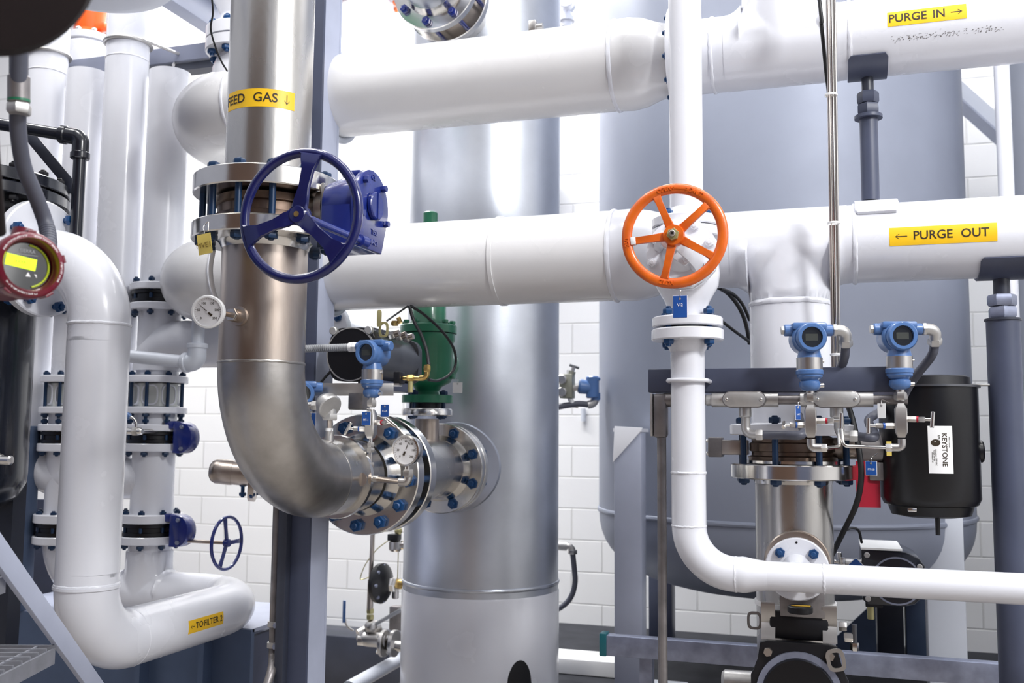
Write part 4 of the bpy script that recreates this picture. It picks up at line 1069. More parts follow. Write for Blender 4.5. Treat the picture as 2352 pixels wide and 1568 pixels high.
# actuator seen face-on at the bottom
AC = P(1836, 1596, 2.52); ar = .116
t = Thing('valve_actuator', 'black round-faced actuator with steel lifting eyes, cut by the bottom edge', 'actuator', AC)
ay = BRX.y-.12
t.part('body', B().cyl(AC, V((AC.x, ay, AC.z)), ar*.93, n=56), 'black')
out_ = [(-.100, -.12), (-.122, .0), (-.122, .040), (-.100, .080), (-.098, .124), (-.080, .130), (.074, .130), (.096, .124), (.100, .080), (.122, .040), (.122, .0), (.100, -.12)]
t.part('end_block', B().prism(V((AC.x, AC.y+.03, AC.z)), X, Z, out_, .022, .004), 'blackm')
t.part('face_ring', B().annulus(V((AC.x, AC.y+.02, AC.z)), -Y, .092, .108, .024, 64), 'galv', 'scuffed grey ring')
t.part('face', B().lathe(V((AC.x, AC.y+.01, AC.z)), -Y, [(0, .093), (.016, .093), (.022, .089), (.024, .001)], 64), 'black')
for sx in (-1, 1):
    q = V((AC.x+sx*.077, AC.y+.010, AC.z+.102))
    t.part('corner_bolt', B().hexa(q, -Y, .0125, .014, .2), 'steelw')
def eye(b, o, u, v, w_, h_, th, wd):
    pa = [(w_*math.copysign(abs(math.cos(a))**.6, math.cos(a)), h_*math.copysign(abs(math.sin(a))**.6, math.sin(a))) for a in [2*PI*i/36 for i in range(36)]]
    n = u.cross(v); rs = []
    for k, s_ in ((1, 0), (1, 1)):
        pass
    for x, y in pa:
        ix, iy = x*(1-wd/w_), y*(1-wd/h_)
        rs.append([o+u*x+v*y, o+u*ix+v*iy, o+u*ix+v*iy+n*th, o+u*x+v*y+n*th])
    return b.rings(rs, closed=True)
e1 = P(1920, 1515, 2.49)
t.part('lifting_eye', eye(B(), e1, X*.98+Z*.2, Z*.98-X*.2, .023, .028, .006, .009), 'plate', 'flat steel lifting eye')
t.part('eye_tab', B().bar(V((AC.x+.077, AC.y+.008, AC.z+.100)), e1-X*.018-Z*.004, .006, .030, Z), 'plate')
e2 = P(1733, 1424, 2.68)
t.part('lifting_eye', eye(B(), e2, X, Z, .0195, .024, .006, .0065), 'condu', 'flat steel lifting eye')
# cradle plates from the pipe to the block
for sx in (-1, 1):
    x_ = AC.x+sx*.078
    pts = [V((x_, AC.y+.035, AC.z+.128)), V((x_, AC.y+.06, AC.z+.165)), V((x_, ay-.02, AC.z+.215))]
    b = B(); rs = [[p_+X*-.018, p_+X*.018, p_+X*.018+V((0, .003, .008)), p_+X*-.018+V((0, .003, .008))] for p_ in pts]
    t.part('mounting_strap', b.rings(rs), 'plate', 'bent steel strap')
t.part('eye_tab', B().bar(e2+X*.018, V((AC.x-.060, e2.y, e2.z+.005)), .006, .022, Z), 'condu')
t.part('mounting_bridge', B().bar(V((AC.x, AC.y+.06, AC.z+.128)), V((AC.x, ay, AC.z+.200)), .150, .020, Z, .005), 'blackm')
ic = V((AC.x+.006, ay-.07, AC.z+.208))
t.part('indicator', B().cyl(ic, ic+Z*.018, .032, n=32, bev=.003), 'blackm')
t.part('indicator_mark', B().prism(ic+Z*.0185, X, Y, [(-.022, -.010), (.026, -.016), (.026, .004), (-.01, .006)], .001), 'yellow', 'yellow pointer mark')
t.part('bracket', B().box(V((AC.x+.01, ay-.012, AC.z+.225)), (.115, .012, .075), bev=.003), 'condu')
q = V((AC.x+.112, AC.y+.03, AC.z+.148))
t.part('air_fitting', B().hexa(q, X, .0125, .022), 'bright'); t.part('air_fitting', B().cyl(q+X*.026-Z*.014, q+X*.026+Z*.034, .0065, n=14), 'actg'); t.part('air_fitting', B().hexa(q+X*.026-Z*.012, -Z, .011, .02), 'bright')
t.part('air_fitting', B().hexa(q-X*.012+Z*.022+Y*.03, X, .013, .020), 'plate')
# right black actuator behind the low white pipe
RC = P(2050, 1318, 3.02)
t = Thing('valve_actuator', 'black boxy actuator half hidden behind the low white pipe, right of steel pipe', 'actuator', RC)
out2 = [(-.088, -.082), (-.075, -.097), (.03, -.097), (.062, -.088), (.090, -.060), (.094, .028), (.078, .050), (.040, .068), (-.090, .072)]
t.part('end_block', B().prism(V((RC.x, RC.y+.25, RC.z)), X, Z, out2, .25, .005), 'navy')
t.part('end_ring', B().annulus(V((RC.x+.012, RC.y+.003, RC.z-.02)), -Y, .068, .073, .008, 48), 'galv')
t.part('end_face', B().cyl(V((RC.x+.012, RC.y+.003, RC.z-.02)), V((RC.x+.012, RC.y-.003, RC.z-.02)), .068, n=48), 'navy')
t.part('top_plate', B().prism(V((RC.x, RC.y-.002, RC.z+.071)), X, Y, [(-.09, 0), (.030, 0), (.030, .26), (-.09, .26)], .006), 'tagw', 'pale scuffed top plate')
for dx, dz in ((-.073, .055), (.078, .026), (-.073, -.078)):
    t.part('corner_bolt', B().cyl(V((RC.x+dx, RC.y+.002, RC.z+dz)), V((RC.x+dx, RC.y-.010, RC.z+dz)), .0085, n=18, bev=.0015), 'zinc')
t.part('muffler', B().cyl(V((RC.x-.065, RC.y+.03, RC.z-.095)), V((RC.x-.065, RC.y+.03, RC.z-.146)), .0105, n=18, bev=.002), 'olive')
t.part('muffler_boss', B().box(V((RC.x-.055, RC.y+.03, RC.z-.100)), (.05, .03, .012)), 'blackm')
t.part('shaft', B().cyl(V((RC.x-.088, RC.y+.05, RC.z+.012)), V((RC.x-.135, RC.y+.05, RC.z+.012)), .024, n=28), 'plate')
q = V((RC.x-.135, RC.y+.04, RC.z+.022))
t.part('air_fitting', B().box(q-X*.012, (.022, .02, .036), bev=.003), 'bright')
t.part('air_fitting', B().cyl(q-X*.055+Z*.006, q, .005, n=12), 'bright'); t.part('air_fitting', B().cyl(q-X*.02+Z*.012, q-X*.02+Z*.034, .008, n=14, bev=.002), 'bright')
t.part('stem_bracket', B().box(V(((BRX.x+.10+RC.x-.10)/2, RC.y+.05, RC.z-.016)), (RC.x-BRX.x-.16, .05, .022), bev=.003), 'steelw')
tp = P(1966, 1306, 2.88)
u_ = (X*.72+Z*.69).normalized()
t2 = Thing('valve_tag', 'blue tag turned on its corner, peeking above the low white pipe', 'tag', tp)
v_ = (Z*.72-X*.69)
o = t2.part('plate', B().prism(tp, u_, v_, [(-.022, -.022), (.022, -.022), (.022, .022), (-.022, .022)], .0015), 'tagb')
t2.part('white_edge', B().prism(tp+Y*.0005, u_, v_, [(-.0235, -.0235), (.0235, -.0235), (.0235, .0235), (-.0235, .0235)], .0012), 'tagw')
solo('bracket_clip', B().box(V((BRX.x-.11, BRX.y-.09, VZ(BRX, 1285).z)), (.032, .03, .016), bev=.004), 'plate', 'small steel clip on the left of the lower right steel pipe', 'clip', V((BRX.x-.11, BRX.y-.09, VZ(BRX, 1285).z)))
q = P(1690, 1566, 2.75)
solo('motor', B().lathe(q-X*.04, X, [(0, .001), (.002, .025), (.01, .032), (.09, .034), (.092, .001)], 36), 'zinc', 'small pale metal cylinder end at the bottom edge left of the black round actuator', 'motor', q)
# things along the deck behind the column
y_ = 5.45
for k, (yy, r_, m_, lab) in enumerate(((1491, .016, 'condu', 'thin grey-brown pipe low along the back wall, right of the white skirt'), (1512, .026, 'tank2', 'thicker pale pipe low along the back wall, right of the white skirt'))):
    z_ = PY(1330, yy, y_).z
    b = B(); b.cyl(V((-1.0, y_, z_)), V((3.2, y_, z_)), r_, n=20)
    for xx in (-.6, 1.0, 2.6): b.cyl(V((xx, y_+.005, DECK-.02)), V((xx, y_+.005, z_)), .008, n=10)
    solo('floor_pipe', b, m_, lab, 'pipe', V((0, y_, DECK)))
    y_ -= .10
p = PY(1345, 1540, 4.6)
solo('plinth', B().box(V((p.x, 4.6, DECK+.035)), (.34, .2, .07), bev=.006), 'tagw', 'low white plinth on the deck right of the white skirt', 'plinth', V((p.x, 4.6, DECK)))
p = PY(1530, 1545, 4.2)
solo('plinth', B().box(V((p.x, 4.2, DECK+.03)), (.16, .2, .06), bev=.006), 'tank2', 'pale grey plinth on the deck under the strut rail', 'plinth', V((p.x, 4.2, DECK)))
# ================================================================== centre cluster
GY = na(BL).y
def gz(y): return VZ(na(BL), y).z
def ga(z): return V((NAX.x, GY, z))
t = Thing('relief_valve', 'green cast relief valve standing on the nozzle branch, before the column', 'valve', ga(gz(924)))
g0 = gz(925)
b = B()
G = [(gz(925), .03), (gz(925), .093), (gz(908), .093), (gz(907), .05), (gz(898), .042), (gz(888), .052), (gz(878), .082), (gz(868), .090), (gz(790), .091), (gz(782), .098), (gz(768), .098)]
t.part('body', B().lathe(ga(0), Z, G, 48), 'green')
t.part('bonnet_flange', B().lathe(ga(gz(766)), Z, [(0, .06), (0, .104), (.026, .104), (.030, .100), (.030, .06)], 48), 'green')
t.part('bonnet', B().lathe(ga(gz(748)), Z, [(0, .072), (.02, .064), (gz(640)-gz(748), .060), (gz(560)-gz(748), .05), (gz(520)-gz(748), .03)], 40), 'green')
t.part('cap', B().lathe(ga(gz(530)), Z, [(0, .027), (gz(490)-gz(530), .027), (gz(487)-gz(530), .022), (gz(485)-gz(530), .001)], 28), 'green')
for k in range(10):
    a = 2*PI*k/10+.2; t.part('bonnet_bolt', B().hexa(ga(gz(745))+(X*math.cos(a)+Y*math.sin(a))*.088, Z, .012, .012), 'green')
t.part('outlet', B().cyl(ga(gz(830)), ga(gz(830))+Y*.16, .06), 'green')
t.part('side_plug', B().hexa(ga(gz(864))+X*.085, X, .012, .02), 'green')
t.part('inlet_ring', B().cyl(ga(gz(950)), ga(gz(926)), .052, n=36), 'blackm')
t.bolts(ga((gz(951)+gz(908))/2), Z, .075, 4, gz(908)-gz(951), .0145, 'boltd', PI/4+.5, stud=.004)
hang_tag('valve_tag', 'white square tag hanging at the right of the green relief valve', P(1051, 890, 3.42), .036, .037, 'tagw', [], .01, P(1047, 868, 3.46))
# black pneumatic actuator
Fc = P(805, 813, 3.0); al = .36; r_ = .080
t = Thing('valve_actuator', 'black-faced pneumatic actuator with grey barrel, behind the middle blue transmitter', 'actuator', Fc)
t.part('barrel', B().cyl(Fc+Y*.05, Fc+Y*al, r_*.96, n=56), 'actg', 'smooth grey barrel')
sq = [(.074*math.copysign(abs(math.cos(a))**.45, math.cos(a))*1.05, .074*math.copysign(abs(math.sin(a))**.45, math.sin(a))*1.12) for a in [2*PI*i/40 for i in range(40)]]
t.part('end_block', B().prism(Fc+Y*.055, X, Z, sq, .045, .004), 'blackm')
t.part('end_block', B().prism(Fc+Y*(al+.02), X, Z, [(x*.96, y*.9) for x, y in sq], .03, .004), 'actg')
t.part('face_ring', B().annulus(Fc+Y*.012, -Y, .0795, .0830, .012, 56), 'zinc')
t.part('face', B().cyl(Fc+Y*.02, Fc+Y*.002, .0795, n=56), 'black')
for sx in (-1, 1): t.part('corner_bolt', B().cyl(Fc+X*sx*.060+Z*.073+Y*.012, Fc+X*sx*.060+Z*.073-Y*.006, .0125, n=20, bev=.002), 'zinc')
e = P(882, 757, 3.02)
t.part('lifting_eye', eye(B(), e, X, Z, .016, .024, .005, .007), 'olive', 'flat eye plate')
t.part('lever', B().prism(P(872, 728, 3.02), X, Z, [(-.007, -.03), (.007, -.03), (.0075, .016), (.004, .022), (-.004, .022), (-.0075, .016)], .005, .001), 'olive', 'yellowish flat lever')
t.part('top_pad', B().box(Fc+Y*.2+Z*.082, (.07, .22, .018), bev=.003), 'actg')
for k, (dx, dy_) in enumerate(((.050, .17), (.052, .22), (.055, .27))):
    q = Fc+X*dx+Y*dy_+Z*.070
    t.part('port_fitting', B().hexa(q, (X+Z*.3), .014, .020, .2*k), 'bright'); t.part('port_fitting', B().cyl(q+(X+Z*.3)*.018, q+(X+Z*.3)*.034, .011, n=16), 'steelw')
t.part('bottom_channel', B().box(Fc+Y*.26-Z*.088, (.09, .24, .03), bev=.003), 'frame')
q = P(917, 868, 3.02)
t.part('solenoid_block', B().box(q, (.022, .04, .038), bev=.003), 'blackm')
t.part('brass_nipple', B().cyl(q+X*.014, q+X*.080-Z*.002, .0075, n=16), 'brass')
t.part('brass_tee', B().hexa(q+X*.028, X, .0115, .022), 'brass')
t.part('brass_elbow', B().tube(bend([q+X*.070, q+X*.092, q+X*.092+Z*.040], .012, 6), .0085, 14), 'brass')
t.part('brass_nut', B().hexa(q+X*.092+Z*.018, Z, .0115, .020), 'brass')
t.part('muffler', B().cyl(q+X*.038-Z*.010, q+X*.038-Z*.044, .0085, n=16), 'olive')
q = P(920, 742, 3.15)
t.part('brass_plug', B().cyl(q, q-X*.008+Z*.018, .0075, n=14), 'brass'); t.part('brass_plug', B().hexa(q-X*.03+Z*.0, X, .010, .02), 'brass')
# black air hoses
h0 = P(940, 702, 3.1)
pts = [h0, P(950, 735, 3.1), P(968, 770, 3.08), P(980, 805, 3.06), P(985, 838, 3.04)]
solo('air_hose', B().tube(spline(pts), .0055, 12), 'rubber', 'black air hose running down to the brass elbow by the green valve', 'hose', pts[-1])
pts = [h0+X*.004, P(975, 723, 3.14), P(1015, 760, 3.2), P(1042, 800, 3.24), P(1046, 838, 3.25), P(1030, 862, 3.22), P(1005, 874, 3.15), P(985, 872, 3.06)]
solo('air_hose', B().tube(spline(pts), .0046, 12), 'rubber', 'thin black air hose looping round the right side of the green valve', 'hose', pts[-1])
pts = [h0-X*.003, P(915, 718, 3.1), P(888, 737, 3.08)]
solo('air_hose', B().tube(spline(pts), .0030, 10), 'rubber', 'short thin hose slanting left above the grey actuator barrel', 'hose', pts[-1])
pts = [P(762, 850, 3.06), P(748, 865, 3.06), P(734, 882, 3.06)]
solo('air_hose', B().tube(spline(pts), .0040, 10), 'rubber', 'short black hose at lower left of the black actuator face', 'hose', pts[-1])
# steel bracket plate under the actuator
a, c = P(706, 894, 2.98), P(904, 894, 2.98)
pz = Fc.z-.105
t = Thing('mounting_plate', 'satin steel bracket plate below the black-faced actuator', 'bracket', V((a.x, a.y, pz)))
t.part('plate', B().bar(V((a.x, a.y, a.z)), V((c.x, c.y, a.z+.002)), .006, .038, Z, .001), 'plate')
t.part('shelf', B().bar(V((a.x, a.y+.05, a.z+.016)), V((c.x, c.y+.05, a.z+.018)), .10, .005, Z), 'plate')
t.part('hanger', B().box(V(((a.x+c.x)/2+.02, a.y+.06, a.z-.035)), (.05, .05, .05), bev=.004), 'condu')
t.part('red_knob', B().cyl(P(833, 938, 3.02), P(833, 918, 3.02), .008, n=16, bev=.001), 'ored', 'small red knob')
# middle transmitter with its valve block, tubing and gauge
c = P(856, 811, 2.90)
n = (-Y*math.cos(.12)-X*math.sin(.12))
t = transmitter('blue pressure transmitter in the middle, before the black-faced actuator', c, n)
u = Z.cross(n).normalized()
e0 = c+Z*.021-n*.008-u*.060
h = Thing('hose', 'light grey ribbed hose running left from the middle blue transmitter', 'hose', e0)
h.part('gland_nut', B().hexa(e0, -u, .0165, .014), 'tagw'); h.part('gland_nut', B().cyl(e0-u*.014, e0-u*.030, .0145, n=20, bev=.003), 'tagw')
h.part('tube', B().tube([e0-u*.03, e0-u*.10, e0-u*.28+Y*.02], .0105, 18), 'hosel')
for k in range(22): h.part('rib', B().torus(e0-u*(.034+.0075*k), u, .0108, .0012, 18, 6), 'hosel')
top = below(c); pt = P(825, 1101, 2.74)
L = top.z-VZ(top, 1016).z
t, a = manifold('steel valve block hanging under the middle blue transmitter', top, L, None)
m0 = V((a.x, a.y, VZ(a, 970).z))
needle_valve(t, m0+X*.0145, (X-Y*.3).normalized(), (X*.75-Z*.6+Y*.2).normalized(), 'tagr', .055)
needle_valve(t, m0-X*.0145-Z*.02, (-X-Y*.2+Z*.05).normalized(), (X*.5+Z*.86).normalized(), 'tagb', .050)
q0 = V((a.x, a.y, VZ(a, 1014).z)); q1 = V((a.x, a.y, VZ(a, 1099).z))
g = Thing('impulse_tubing', 'steel fittings and tubing feeding the dial gauge from the pipe elbow', 'tubing', q1)
g.part('tube', B().cyl(q0+Z*.01, q1, .0055, n=16), 'bright')
for yy, r_ in ((1022, .011), (1034, .0125), (1068, .0125), (1082, .010)):
    z_ = VZ(a, yy).z; g.part('tube_nut', B().hexa(V((a.x, a.y, z_-.006)), Z, r_, .014), 'plate')
g.part('tee', B().cyl(q1-X*.030, q1+X*.030, .0105, n=18), 'plate'); g.part('tee', B().cyl(q1, q1+Z*.022, .0105, n=18), 'plate')
q2 = PY(934, 1107, q1.y-.05)
g.part('nipple', B().cyl(q1+X*.02, q2, .0085, n=18), 'steelw')
g.part('elbow', B().tube(bend([q2-X*.022, q2+X*.004, q2+X*.004+Z*.030], .010, 6), .0125, 18), 'plate')
g.part('nut', B().hexa(q2+X*.004+Z*.014, Z, .0155, .022), 'plate')
dd = (na(.36)-q1); dd.z = 0; dd.normalize()
g.part('tapping', B().lathe(q1-X*.03, (V((pt.x, pt.y, q1.z))-(q1-X*.03)), [(0, .010), (.02, .011), (.021, .018), (.034, .020), (.06, .020)], 24), 'steelw', 'brownish weld boss')
gc = V((q2.x+.002, q2.y, VZ(q2, 1034).z))
gn = (-Y-X*.12).normalized()
g = Thing('pressure_gauge', 'round steel-rimmed pressure gauge before the big bolted flange', 'gauge', gc-Z*.06)
bi_gauge(g, gc-Y*.012, gn, .0455, ndl=1.15, nums=('0', '30', '60', '90', '120', '160', '200'), deep=.03)
g.part('stem', B().cyl(gc-Z*.040, V((gc.x, gc.y, q2.z+.030)), .008, n=16), 'plate')
hang_tag('valve_tag', 'blue tag reading PIT-1 hanging before the middle steel valve block', P(841, 961, 2.86), .028, .038, 'tagb', [('PIT-1', -.004)], .0085, P(855, 940, 2.87), u=X-Y*.1)
hang_tag('valve_tag', 'blue tag half hidden behind the middle steel valve block, upper right of it', P(884, 943, 2.96), .026, .036, 'tagb', [('P-2A', -.001)], .0085, None, u=X)
hang_tag('valve_tag', 'blue tag half hidden behind the big steel elbow, beside the grey sensor head', P(714, 965, 2.86), .030, .042, 'tagb', [('PT-1', -.004)], .0085, P(712, 935, 2.88), u=X)
# grey sensor head on the nozzle
b0 = V((NAX.x+.004, na(.33).y, NAX.z+FR))
sb = PY(756, 1004, b0.y); sb = V((sb.x, b0.y, b0.z-.005))
hz_ = lambda y: VZ(sb, y).z
t = Thing('temperature_sensor', 'grey cast sensor head with tilted screw cap on top of the steel elbow outlet', 'sensor', sb)
t.part('coupling', B().cyl(V((sb.x, sb.y, hz_(1020))), V((sb.x, sb.y, hz_(990))), .0135, n=20), 'plate'); t.part('tape_ring', B().cyl(V((sb.x, sb.y, hz_(991))), V((sb.x, sb.y, hz_(983))), .011, n=18), 'tagw')
t.part('nipple', B().cyl(V((sb.x, sb.y, hz_(984))), V((sb.x, sb.y, hz_(960))), .0085, n=18), 'steelw')
t.part('head_base', B().hexa(V((sb.x, sb.y, hz_(965))), Z, .024, hz_(950)-hz_(965)), 'zinc')
hc = V((sb.x, sb.y, hz_(928))); ax = (X*.80-Z*.46-Y*.38).normalized()
t.part('head_body', B().lathe(hc-X*.026+Z*.012, ax, [(0, .012), (.008, .026), (.024, .034), (.026, .034)], 32), 'zinc'); t.part('head_neck', B().cyl(V((sb.x, sb.y, hz_(952))), hc, .019, n=24), 'zinc')
hd = hc-X*.026+Z*.012+ax*.027
t.part('head_cap', B().lathe(hd, ax, [(0, .0355), (.018, .0365), (.022, .033), (.023, .001)], 36), 'zinc', 'round ribbed screw cap')
t.part('cable_entry', B().hexa(hc-X*.030-Z*.004, (-X-Y*.3), .015, .026), 'zinc'); t.part('cable_entry', B().cyl(hc-X*.05-Z*.004-Y*.004, hc-X*.075-Z*.006-Y*.008, .0125, n=18, bev=.002), 'bright')
t.part('cap_chain', B().tube(spline([hd+Z*.02+Y*-.01, hd+X*.02-Z*.05, hd+X*.012-Z*.088, hd+X*.004-Z*.094]), .0012, 8), 'bright')
# hidden transmitter behind the elbow
c = P(694, 905, 2.92)
transmitter('blue transmitter almost hidden behind the big steel elbow', c, (-Y+X*.55))
# white flange with blue bolts behind the steel column
c = P(738, 762, 3.62)
t = Thing('blind_flange', 'white round flange with blue bolts behind the blue-grey column, under the lower purge pipe', 'flange', c)
t.part('plate', B().lathe(c, -Y, [(0, .05), (0, .122), (.004, .126), (.028, .126), (.032, .122), (.032, .001)], 56), 'white')
t.bolts(c-Y*.014, Y, .098, 8, .034, .0165, 'bolt', .28)
t.part('neck', B().cyl(c, c+Y*.5, .075, n=36), 'white')
for px, c0, nm in ((778, PIC, 'upper'), (762, POC, 'lower')):
    o = along(c0, X, x=px)
    b = B(); b.torus(o, X, RB+.011, .011, 64, 14)
    solo('pipe_clamp', b, 'tank2', 'pale round clamp under the '+nm+' purge pipe just right of the steel column', 'clamp', o)
# top: nozzle elbow of the column and the little flange by the feed pipe
tz = VZ(na(1.15), -18).z
def ta(L): return V((NAX.x-.0, na(L).y, tz))
t = Thing('steel_pipe', 'flanged stainless elbow with blue bolts cut by the top edge, above the upper purge pipe', 'pipe', ta(1.2))
t.part('flange', B().lathe(ta(1.13), -Y, flange_prof(.168, .034, .105, .04, .118), 64), 'bright')
t.part('flange', B().lathe(ta(1.22), Y, flange_prof(.168, .034, .105, .03, .118), 64), 'bright')
t.part('spacer', B().cyl(ta(1.13), ta(1.22), .115, n=48), 'steelw')
t.bolts(ta(1.175), Y, .140, 8, .16, .018, 'blue', .18)
t.part('pipe_run', B().cyl(ta(1.25), ta(1.42), .105, n=48), 'steel')
t.part('elbow', B().tube(bend([ta(1.07), ta(.76), ta(.76)+Z*.5], .30, 16), .105, 48), 'tower')
q = along(PIC, X, x=700)
t = Thing('relief_valve', 'white flange pair and green valve body peeking out right of the feed pipe top', 'valve', q+Z*RB)
zq = lambda y: VZ(q, y).z
t.part('stub', B().cyl(q+Z*.1, V((q.x, q.y, zq(58))), .045, n=32), 'white')
t.part('flange', B().cyl(V((q.x, q.y, zq(66))), V((q.x, q.y, zq(45))), .096, n=48, bev=.003), 'white')
t.part('flange', B().cyl(V((q.x, q.y, zq(41))), V((q.x, q.y, zq(20))), .096, n=48, bev=.003), 'white')
t.part('gasket', B().cyl(V((q.x, q.y, zq(46))), V((q.x, q.y, zq(40))), .06, n=32), 'blackm')
t.part('green_body', B().lathe(V((q.x, q.y, zq(21))), Z, [(0, .088), (.02, .088), (.021, .06), (.1, .07), (.3, .08)], 40), 'green')
t.bolts(V((q.x, q.y, (zq(66)+zq(20))/2)), Z, .075, 8, zq(20)-zq(66), .017, 'bolt', .15)
# ================================================================== left of the column foot: regulators and drain valve
D = 4.45
def Q(x, y, d=D): return P(x, y, d)
t = Thing('drain_valve', 'small steel drain valve with upright blue lever beside the white skirt', 'valve', Q(812, 1466))
t.part('elbow', B().tube(bend([Q(846, 1448)+Y*.1, Q(810, 1466), Q(885, 1470)], .03, 8), .032, 24), 'plate')
t.part('pipe_run', B().cyl(Q(822, 1468), Q(880, 1471), .026, n=24), 'bright')
for xx in (882, 905):
    c = Q(xx, 1477); t.part('flange', B().cyl(c-X*.008, c+X*.010, .060, n=36, bev=.002), 'plate')
    for k in range(4):
        a = PI/4+k*PI/2; t.part('flange_bolt', B().hexa(c-X*.010+(Y*math.cos(a)+Z*math.sin(a))*.045, -X, .011, .010), 'bright')
t.part('pipe_run', B().cyl(Q(890, 1480), Q(935, 1486), .024, n=24), 'bright')
t.part('ball_body', B().cyl(Q(822, 1455), Q(850, 1441)+Y*.05, .020, n=20), 'plate')
t.part('lever', B().tube(spline([Q(812, 1448), Q(800, 1440), Q(793, 1428), Q(791, 1410)]), .0045, 10), 'plate')
t.part('lever_grip', B().box(Q(790.5, 1404), (.014, .008, .100), bev=.003), 'trans', 'blue plastic lever grip')
t = Thing('steel_pipe', 'thin upright steel pipe with fittings left of the column foot', 'pipe', Q(853, 1438))
t.part('tube', B().cyl(Q(856, 1215), Q(851, 1345), .010, n=16), 'steelw'); t.part('tube', B().cyl(Q(852, 1330), Q(849, 1405), .014, n=18), 'steelw')
for yy in (1408, 1422): t.part('fitting', B().hexa(Q(850, yy), Z, .018, .022), 'olive')
t.part('tee', B().ball(Q(852, 1438), .030), 'plate'); t.part('tube', B().cyl(Q(852, 1438), Q(922, 1400), .009, n=14), 'hosel')
t = Thing('regulator', 'black round diaphragm regulator with steel nut beside the column foot', 'regulator', Q(872, 1338))
c = Q(864, 1338)
t.part('diaphragm_case', B().lathe(c, (X-Y*.12), [(0, .03), (.008, .070), (.014, .088), (.034, .090), (.044, .078), (.056, .045), (.062, .02)], 44), 'black')
for k in range(8):
    a = 2*PI*k/8; q = c+X*.030+(Y*math.cos(a)+Z*math.sin(a))*.078; t.part('case_bolt', B().hexa(q, X, .0085, .012), 'galv')
t.part('body_nut', B().hexa(Q(890, 1341), X, .034, .05), 'bright'); t.part('neck', B().cyl(Q(880, 1341), Q(930, 1341), .022, n=20), 'brass'); t.part('foot', B().cyl(Q(908, 1350), Q(908, 1374), .016, n=18, bev=.003), 'plate')
t = Thing('regulator', 'small black-topped regulator under the big bolted flange, beside the column', 'regulator', Q(908, 1245))
t.part('head', B().box(Q(906, 1233), (.05, .05, .03), bev=.004), 'blackm'); t.part('body', B().lathe(Q(908, 1266), Z, [(0, .020), (.01, .030), (.045, .030), (.05, .02)], 24), 'plate'); t.part('cap', B().cyl(Q(918, 1252), Q(934, 1250), .020, n=20), 'bright'); t.part('knob', B().ball(Q(915, 1219), .018), 'olive')
pts = [Q(893, 1240), Q(865, 1262), Q(840, 1295), Q(828, 1325), Q(832, 1330), Q(850, 1324)]
solo('cable', B().tube(spline(pts), .0022, 8), 'olive', 'thin looped yellow-green wire between the two small regulators', 'cable', pts[0])
solo('cable', B().tube(spline([Q(915, 1268), Q(914, 1300), Q(913, 1330)]), .0022, 8), 'olive', 'straight thin wire between the two small regulators beside the column', 'cable', Q(913, 1330))
solo('floor_pipe', B().cyl(P(800, 1580, 4.1), P(935, 1504, 4.7), .030, n=20), 'tank2', 'pale pipe slanting up to the white skirt at the bottom edge', 'pipe', P(800, 1580, 4.1))
solo('junction_box', B().box(P(912, 1418, 4.65), (.06, .05, .11), bev=.004), 'condu', 'small dark box behind the left edge of the white skirt', 'box', P(912, 1418, 4.65))
# right of the column: valve manifold with blue transmitter, hose
D = 5.2
t = Thing('instrument_valve', 'grey-green valve manifold with T-handle at the right edge of the column', 'valve', Q(1304, 900))
t.part('block', B().box(Q(1303, 887), (.06, .06, .110), bev=.006), 'greyol'); t.part('bolt_boss', B().cyl(Q(1296, 872)-Y*.05, Q(1296, 872), .022, n=18, bev=.004), 'plate'); t.part('bolt_boss', B().cyl(Q(1296, 901)-Y*.05, Q(1296, 901), .022, n=18, bev=.004), 'plate')
t.part('spindle', B().cyl(Q(1310, 866), Q(1318, 842), .009, n=14), 'plate'); t.part('spindle', B().cyl(Q(1311, 864), Q(1315, 852), .016, n=14), 'greyol'); t.part('t_handle', B().cyl(Q(1308, 838), Q(1330, 845), .006, n=12), 'actg')
t.part('vent', B().cyl(Q(1305, 860), Q(1305, 849), .007, n=12), 'tagw'); t.part('side_valve', B().bar(Q(1314, 893), Q(1338, 887), .03, .026, Z, .004), 'plate'); t.part('drain', B().cyl(Q(1308, 912), Q(1316, 928), .012, n=14), 'tagw'); t.part('drain_bar', B().cyl(Q(1306, 932), Q(1328, 934), .006, n=10), 'plate')
t = Thing('pressure_transmitter', 'small blue transmitter lying sideways between the column and the big tank', 'transmitter', Q(1350, 888))
t.part('sensor', B().lathe(Q(1328, 886), (Q(1352, 890)-Q(1328, 886)), [(0, .026), (.01, .034), (.05, .030), (.06, .026)], 32), 'trans'); t.part('housing', B().cyl(Q(1361, 888)-Z*.052, Q(1361, 888)+Z*.048, .030, n=32, bev=.005), 'trans'); t.part('boss', B().cyl(Q(1367, 874), Q(1367, 866), .024, n=20, bev=.003), 'trans'); t.part('boss', B().cyl(Q(1368, 902), Q(1368, 918), .022, n=20), 'trans')
t = Thing('hose', 'dark hose with metal elbow below the sideways blue transmitter', 'hose', Q(1300, 932))
t.part('elbow', B().tube(bend([Q(1368, 912), Q(1367, 928), Q(1350, 929)], .03, 6), .019, 16), 'zinc'); t.part('tube', B().tube(spline([Q(1352, 929), Q(1330, 927), Q(1305, 930), Q(1270, 936)]), .014, 14), 'hose')
solo('wall_peg', B().cyl(PY(1340, 938, WALLY-.02), PY(1340, 967, WALLY-.02), .016, n=14), 'tank2', 'short pale peg on the block wall between column and big tank', 'peg', PY(1340, 950, WALLY-.02))
t = Thing('hose', 'grey-green hose curving down right of the column foot', 'hose', Q(1300, 1300, 4.9))
D = 4.9
